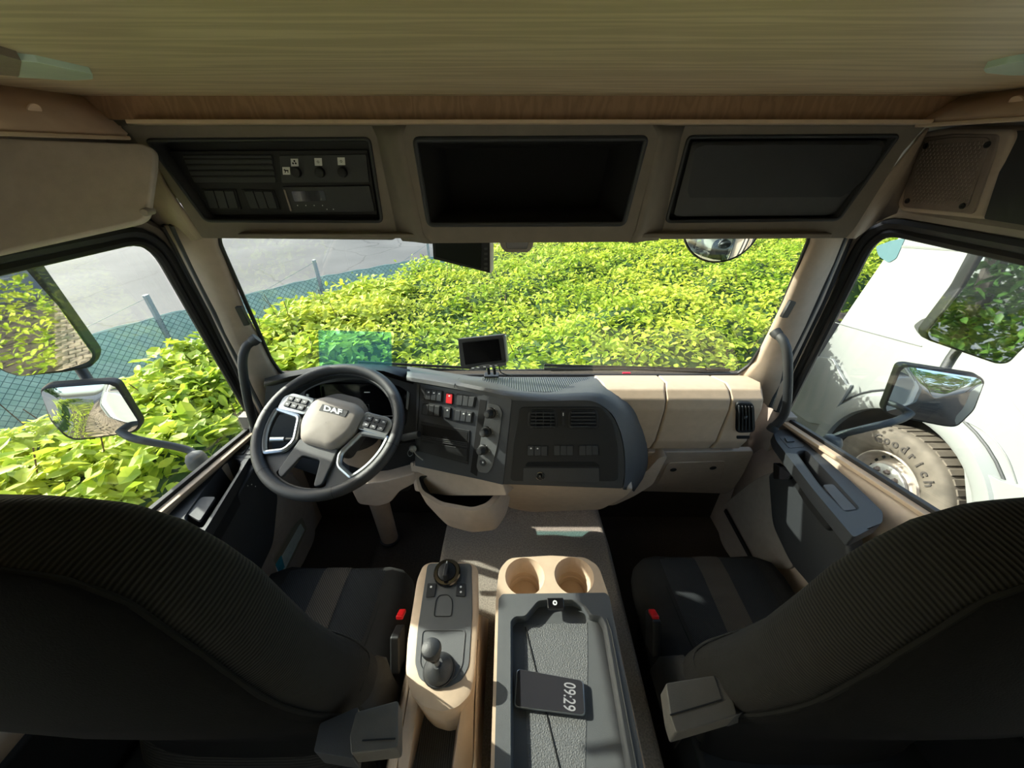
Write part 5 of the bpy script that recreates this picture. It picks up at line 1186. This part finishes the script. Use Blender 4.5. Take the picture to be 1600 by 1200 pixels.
# body side with arch opening
ar = .66
archp = [V((WXn, wy+ar*math.cos(math.radians(t)), wz_+ar*math.sin(math.radians(t))*1.04)) for t in np.linspace(-25, 205, 24)]
zb = archp[0].z
side = [V((WXn, wy+1.30, zb)), V((WXn, wy+1.28, wz_+.25)), V((WXn, wy+1.18, wz_+1.05)), V((WXn+.0, wy+.98, 1.40)), V((WXn, wy+.80, 1.62)), V((WXn, -1.4, 1.62)), V((WXn, -1.4, zb))]
outl = side+archp[::-1]
vs, fs = prism(outl, V((1.9, 0, 0))); 
# tessellate caps to keep the concave outline correct
n = len(outl); tri = tessellate_polygon([[tuple(p) for p in outl]])
fs = [list(t) for t in tri]+[[n+i for i in reversed(t)] for t in tri]+[[i, (i+1) % n, n+(i+1) % n, n+i] for i in range(n)]
mk('cab_body', vs, fs, 'white_paint', nb, .02, 3)
# arch liner and flare
lin = lambda k, dx: [V((WXn+dx, wy+ar*k*math.cos(math.radians(t)), wz_+ar*k*1.04*math.sin(math.radians(t)))) for t in np.linspace(-25, 205, 32)]
loft('arch_liner', 'arch_black', nb, [lin(.985, -.01), lin(.985, .55), lin(.3, .56)], solid=.004, ang=50)
loft('arch_flare', 'white_paint', nb, [lin(.99, .0), lin(1.0, -.055), lin(1.05, -.075), lin(1.16, -.07), lin(1.22, -.0)], ang=50)
tube('flare_edge', 'dark_plastic', nb, [p+V((-.004, 0, 0)) for p in lin(1.235, 0)], .010, 6, n=0)
# feature lines, step and lower panels
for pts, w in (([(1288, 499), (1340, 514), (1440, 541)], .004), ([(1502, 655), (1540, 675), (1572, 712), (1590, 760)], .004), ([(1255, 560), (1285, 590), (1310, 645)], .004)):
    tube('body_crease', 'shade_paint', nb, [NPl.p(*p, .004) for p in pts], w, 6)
panel('lower_fender', 'white_paint', nb, NPl, [(1300, 560), (1268, 556), (1236, 640), (1262, 660), (1290, 665), (1330, 600), (1322, 602)], .03, 4, off=.035, bev=.012, seg=3)
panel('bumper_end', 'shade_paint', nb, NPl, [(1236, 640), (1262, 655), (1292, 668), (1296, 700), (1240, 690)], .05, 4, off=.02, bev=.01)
panel('entry_step', 'white_paint', nb, NPl, [(1505, 722), (1560, 750), (1680, 790), (1700, 1000), (1520, 900)], .06, 4, off=.05, bev=.02, seg=3)
dp = panel('door_panel', 'white_paint', nb, NPl, [(1584, 570), (1600, 540), (1720, 440), (1760, 700), (1640, 690), (1600, 652), (1574, 618)], .01, 8, off=.008, bev=.006)
wdn = panel('cab_window', 'dark_glass', nb, NPl, [(1640, 300), (1900, 300), (1900, 470), (1600, 520), (1575, 480)], .02, 6, off=.004, bev=.004)
mk_ = panel('side_marker', 'dark_plastic', nb, NPl, [(1426, 509), (1440, 498), (1470, 492), (1470, 516), (1436, 524)], .03, 5, off=.02, bev=.006)
panel('windscreen_corner', 'teal_plate', nb, NPl, [(1368, 385), (1392, 376), (1414, 372), (1400, 404), (1388, 411), (1372, 400)], .02, 4, off=.006, bev=.002)
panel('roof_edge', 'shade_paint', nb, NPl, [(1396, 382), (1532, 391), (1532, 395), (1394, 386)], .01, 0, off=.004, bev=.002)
# wheel: tyre, rim, hub and nuts
wo = V((WXn-.02, wy, wz_)); ax = V((-1, 0, 0)); T = RT
tyre = lathe('tyre', 'tyre', nb, [(T*.62, -.30), (T*.97, -.28), (T, -.24), (T, -.02), (T*.975, .01), (T*.93, .025), (T*.80, .035), (T*.68, .03), (T*.60, .01), (T*.575, -.015)], wo, ax, 64, caps=(False, False))
for k in range(44):
    t = 2*math.pi*k/44
    p = wo+V((.02, math.cos(t)*T*1.0, math.sin(t)*T*1.0)); 
    box('tread_block', 'tyre', tyre, p+V((.10, 0, 0)), (.16, .05, .02), rot=(t-math.pi/2, 0, 0), bev=.004)
letters = 'Goodrich'
for i, ch in enumerate(letters):
    t = math.radians(58+i*10.5); rad = T*.80; c = wo+V((-.0365, 0, 0))+V((0, -math.cos(t)*rad*-1, math.sin(t)*rad)); 
    # seen from the cab (looking towards +x) y runs to the left
    rdir = V((0, math.cos(t), math.sin(t))); tdir = V((0, -math.sin(t), math.cos(t)))
    text('tyre_letter', 'tyre_letter', tyre, ch, .10, wo+V((-.0375, 0, 0))+rdir*rad, tdir, rdir, .003, bold=.002)
rim_ = lathe('rim', 'rim_paint', nb, [(T*.60, .0), (T*.585, .022), (T*.57, .018), (T*.55, -.03), (T*.50, -.11), (T*.47, -.115), (T*.40, -.04), (T*.30, -.02), (T*.16, -.02)], wo, ax, 56, caps=(False, False))
for k in range(20):
    t = 2*math.pi*k/20; lathe('rim_slot', 'hole_black', rim_, [(.017, 0), (.017, .003)], wo+V((.105, math.cos(t)*T*.487, math.sin(t)*T*.487)), ax, 10)
hub_ = lathe('hub', 'hub_metal', nb, [(T*.37, -.02), (T*.37, .0), (T*.34, .012), (T*.20, .012), (T*.18, -.0), (T*.15, -.01)], wo, ax, 40, caps=(False, False))
lathe('hub_centre', 'nut_metal', nb, [(T*.17, -.02), (T*.16, .01), (T*.10, .045), (T*.09, .05)], wo, ax, 28)
for k in range(10):
    t = 2*math.pi*(k+.3)/10; p = wo+V((-.012, math.cos(t)*T*.275, math.sin(t)*T*.275))
    nu = lathe('wheel_nut', 'nut_metal', hub_, [(.024, 0), (.024, .006), (.018, .008), (.017, .028), (.012, .034)], p, ax, 6, ang=20)
# truck's own body behind the cab, seen only in the mirrors
ob = thing('living_box', 'white motorhome body behind the cab, seen in the door mirrors', 'vehicle body', (.02, -3.6, GZ+.5))
box('box_body', 'white_paint', ob, (.02, -4.0, .95), (2.3, 4.6, 2.9), bev=.04, seg=3)
box('side_skirt', 'shade_paint', ob, (.02, -4.0, -.72), (2.2, 4.6, .40), bev=.03)
for sx in (-1, 1):
    box('box_window', 'dark_glass', ob, (.02+sx*1.152, -3.2, 1.1), (.02, .8, .45), bev=.01)
# ================================================================== BEHIND: pavers and trees seen in the mirrors
pv = thing('paved_strip', 'strip of small brown paving stones beside the truck, seen in the driver side mirror', 'paving', (-1.6, -2, GZ+.03))
pm = bpy.data.meshes.new('paving_stone')
vs, fs = prism([V(p) for p in [(x, y, .012) for x, y in rnd([(-.068, -.065), (.068, -.065), (.068, .065), (-.068, .065)], .015, 2)]], V((0, 0, -.03)))
pm.from_pydata([tuple(v) for v in vs], [], fs); pm.materials.append(MATS['paver'])
kk = 0; rest_v, rest_f = [], []
for j in range(84):
    for i in range(10):
        x = -2.42+i*.15+(j % 2)*.075; y = .75-j*.145; zz = GZ+.035+random.uniform(-.004, .004)
        if 12 <= j < 60 and kk < 290:
            o = bpy.data.objects.new('paving_stone', pm); o.location = (x, y, zz); o.rotation_euler = (random.uniform(-.02, .02), random.uniform(-.02, .02), random.uniform(-.05, .05)); put(o, pv); kk += 1
        else:
            n0 = len(rest_v); rest_v += [v+V((x, y, zz)) for v in vs]; rest_f += [[q+n0 for q in f] for f in fs]
tag(mk('paving_stones', rest_v, rest_f, 'paver', pv, smooth=False), kind='stuff')
jb = slab('joint_bed', 'paver_joint', [(-2.5, -11), (-.9, -11), (-.9, .85), (-2.5, .85)], GZ+.035, .02); jb.parent = pv; jb.matrix_parent_inverse = Matrix.Translation(-WL[pv.name])
def tree(x, y, h, rad, lab, seed):
    t = thing('tree', lab, 'tree', (x, y, GZ))
    tube('trunk', 'bark', t, [V((x, y, GZ-.05)), V((x+.1, y, GZ+h*.4)), V((x-.05, y+.1, GZ+h*.7))], .16, 8)
    rr = np.random.default_rng(seed); n = 5000; d = rr.normal(size=(n, 3)); d /= np.linalg.norm(d, axis=1)[:, None]; q = rr.uniform(.55, 1, n)[:, None]**.7
    P = d*q*np.array([rad, rad, h*.38])+np.array([x, y, GZ+h*.62]); P += .25*np.sin(P[:, [1, 2, 0]]*3.1)
    leafmesh('crown', [(P[:, 0], P[:, 1], P[:, 2], rr.uniform(.16, .32, n), rr.uniform(0, 6.28, n), rr.normal(0, .6, n), rr.normal(0, .6, n))], 'tree_leaf', t, 'stuff')
tree(3.0, -9.2, 6.0, 2.4, 'dark leafy tree behind the trucks, seen in the passenger side mirror', 21)
tree(8.2, -9, 7.0, 2.4, 'broad dark tree further right behind the parked truck, seen in the passenger side mirror', 22)
tree(-5.4, -9, 6.0, 2.3, 'leafy tree behind the hedge, seen in the driver side mirror', 23)
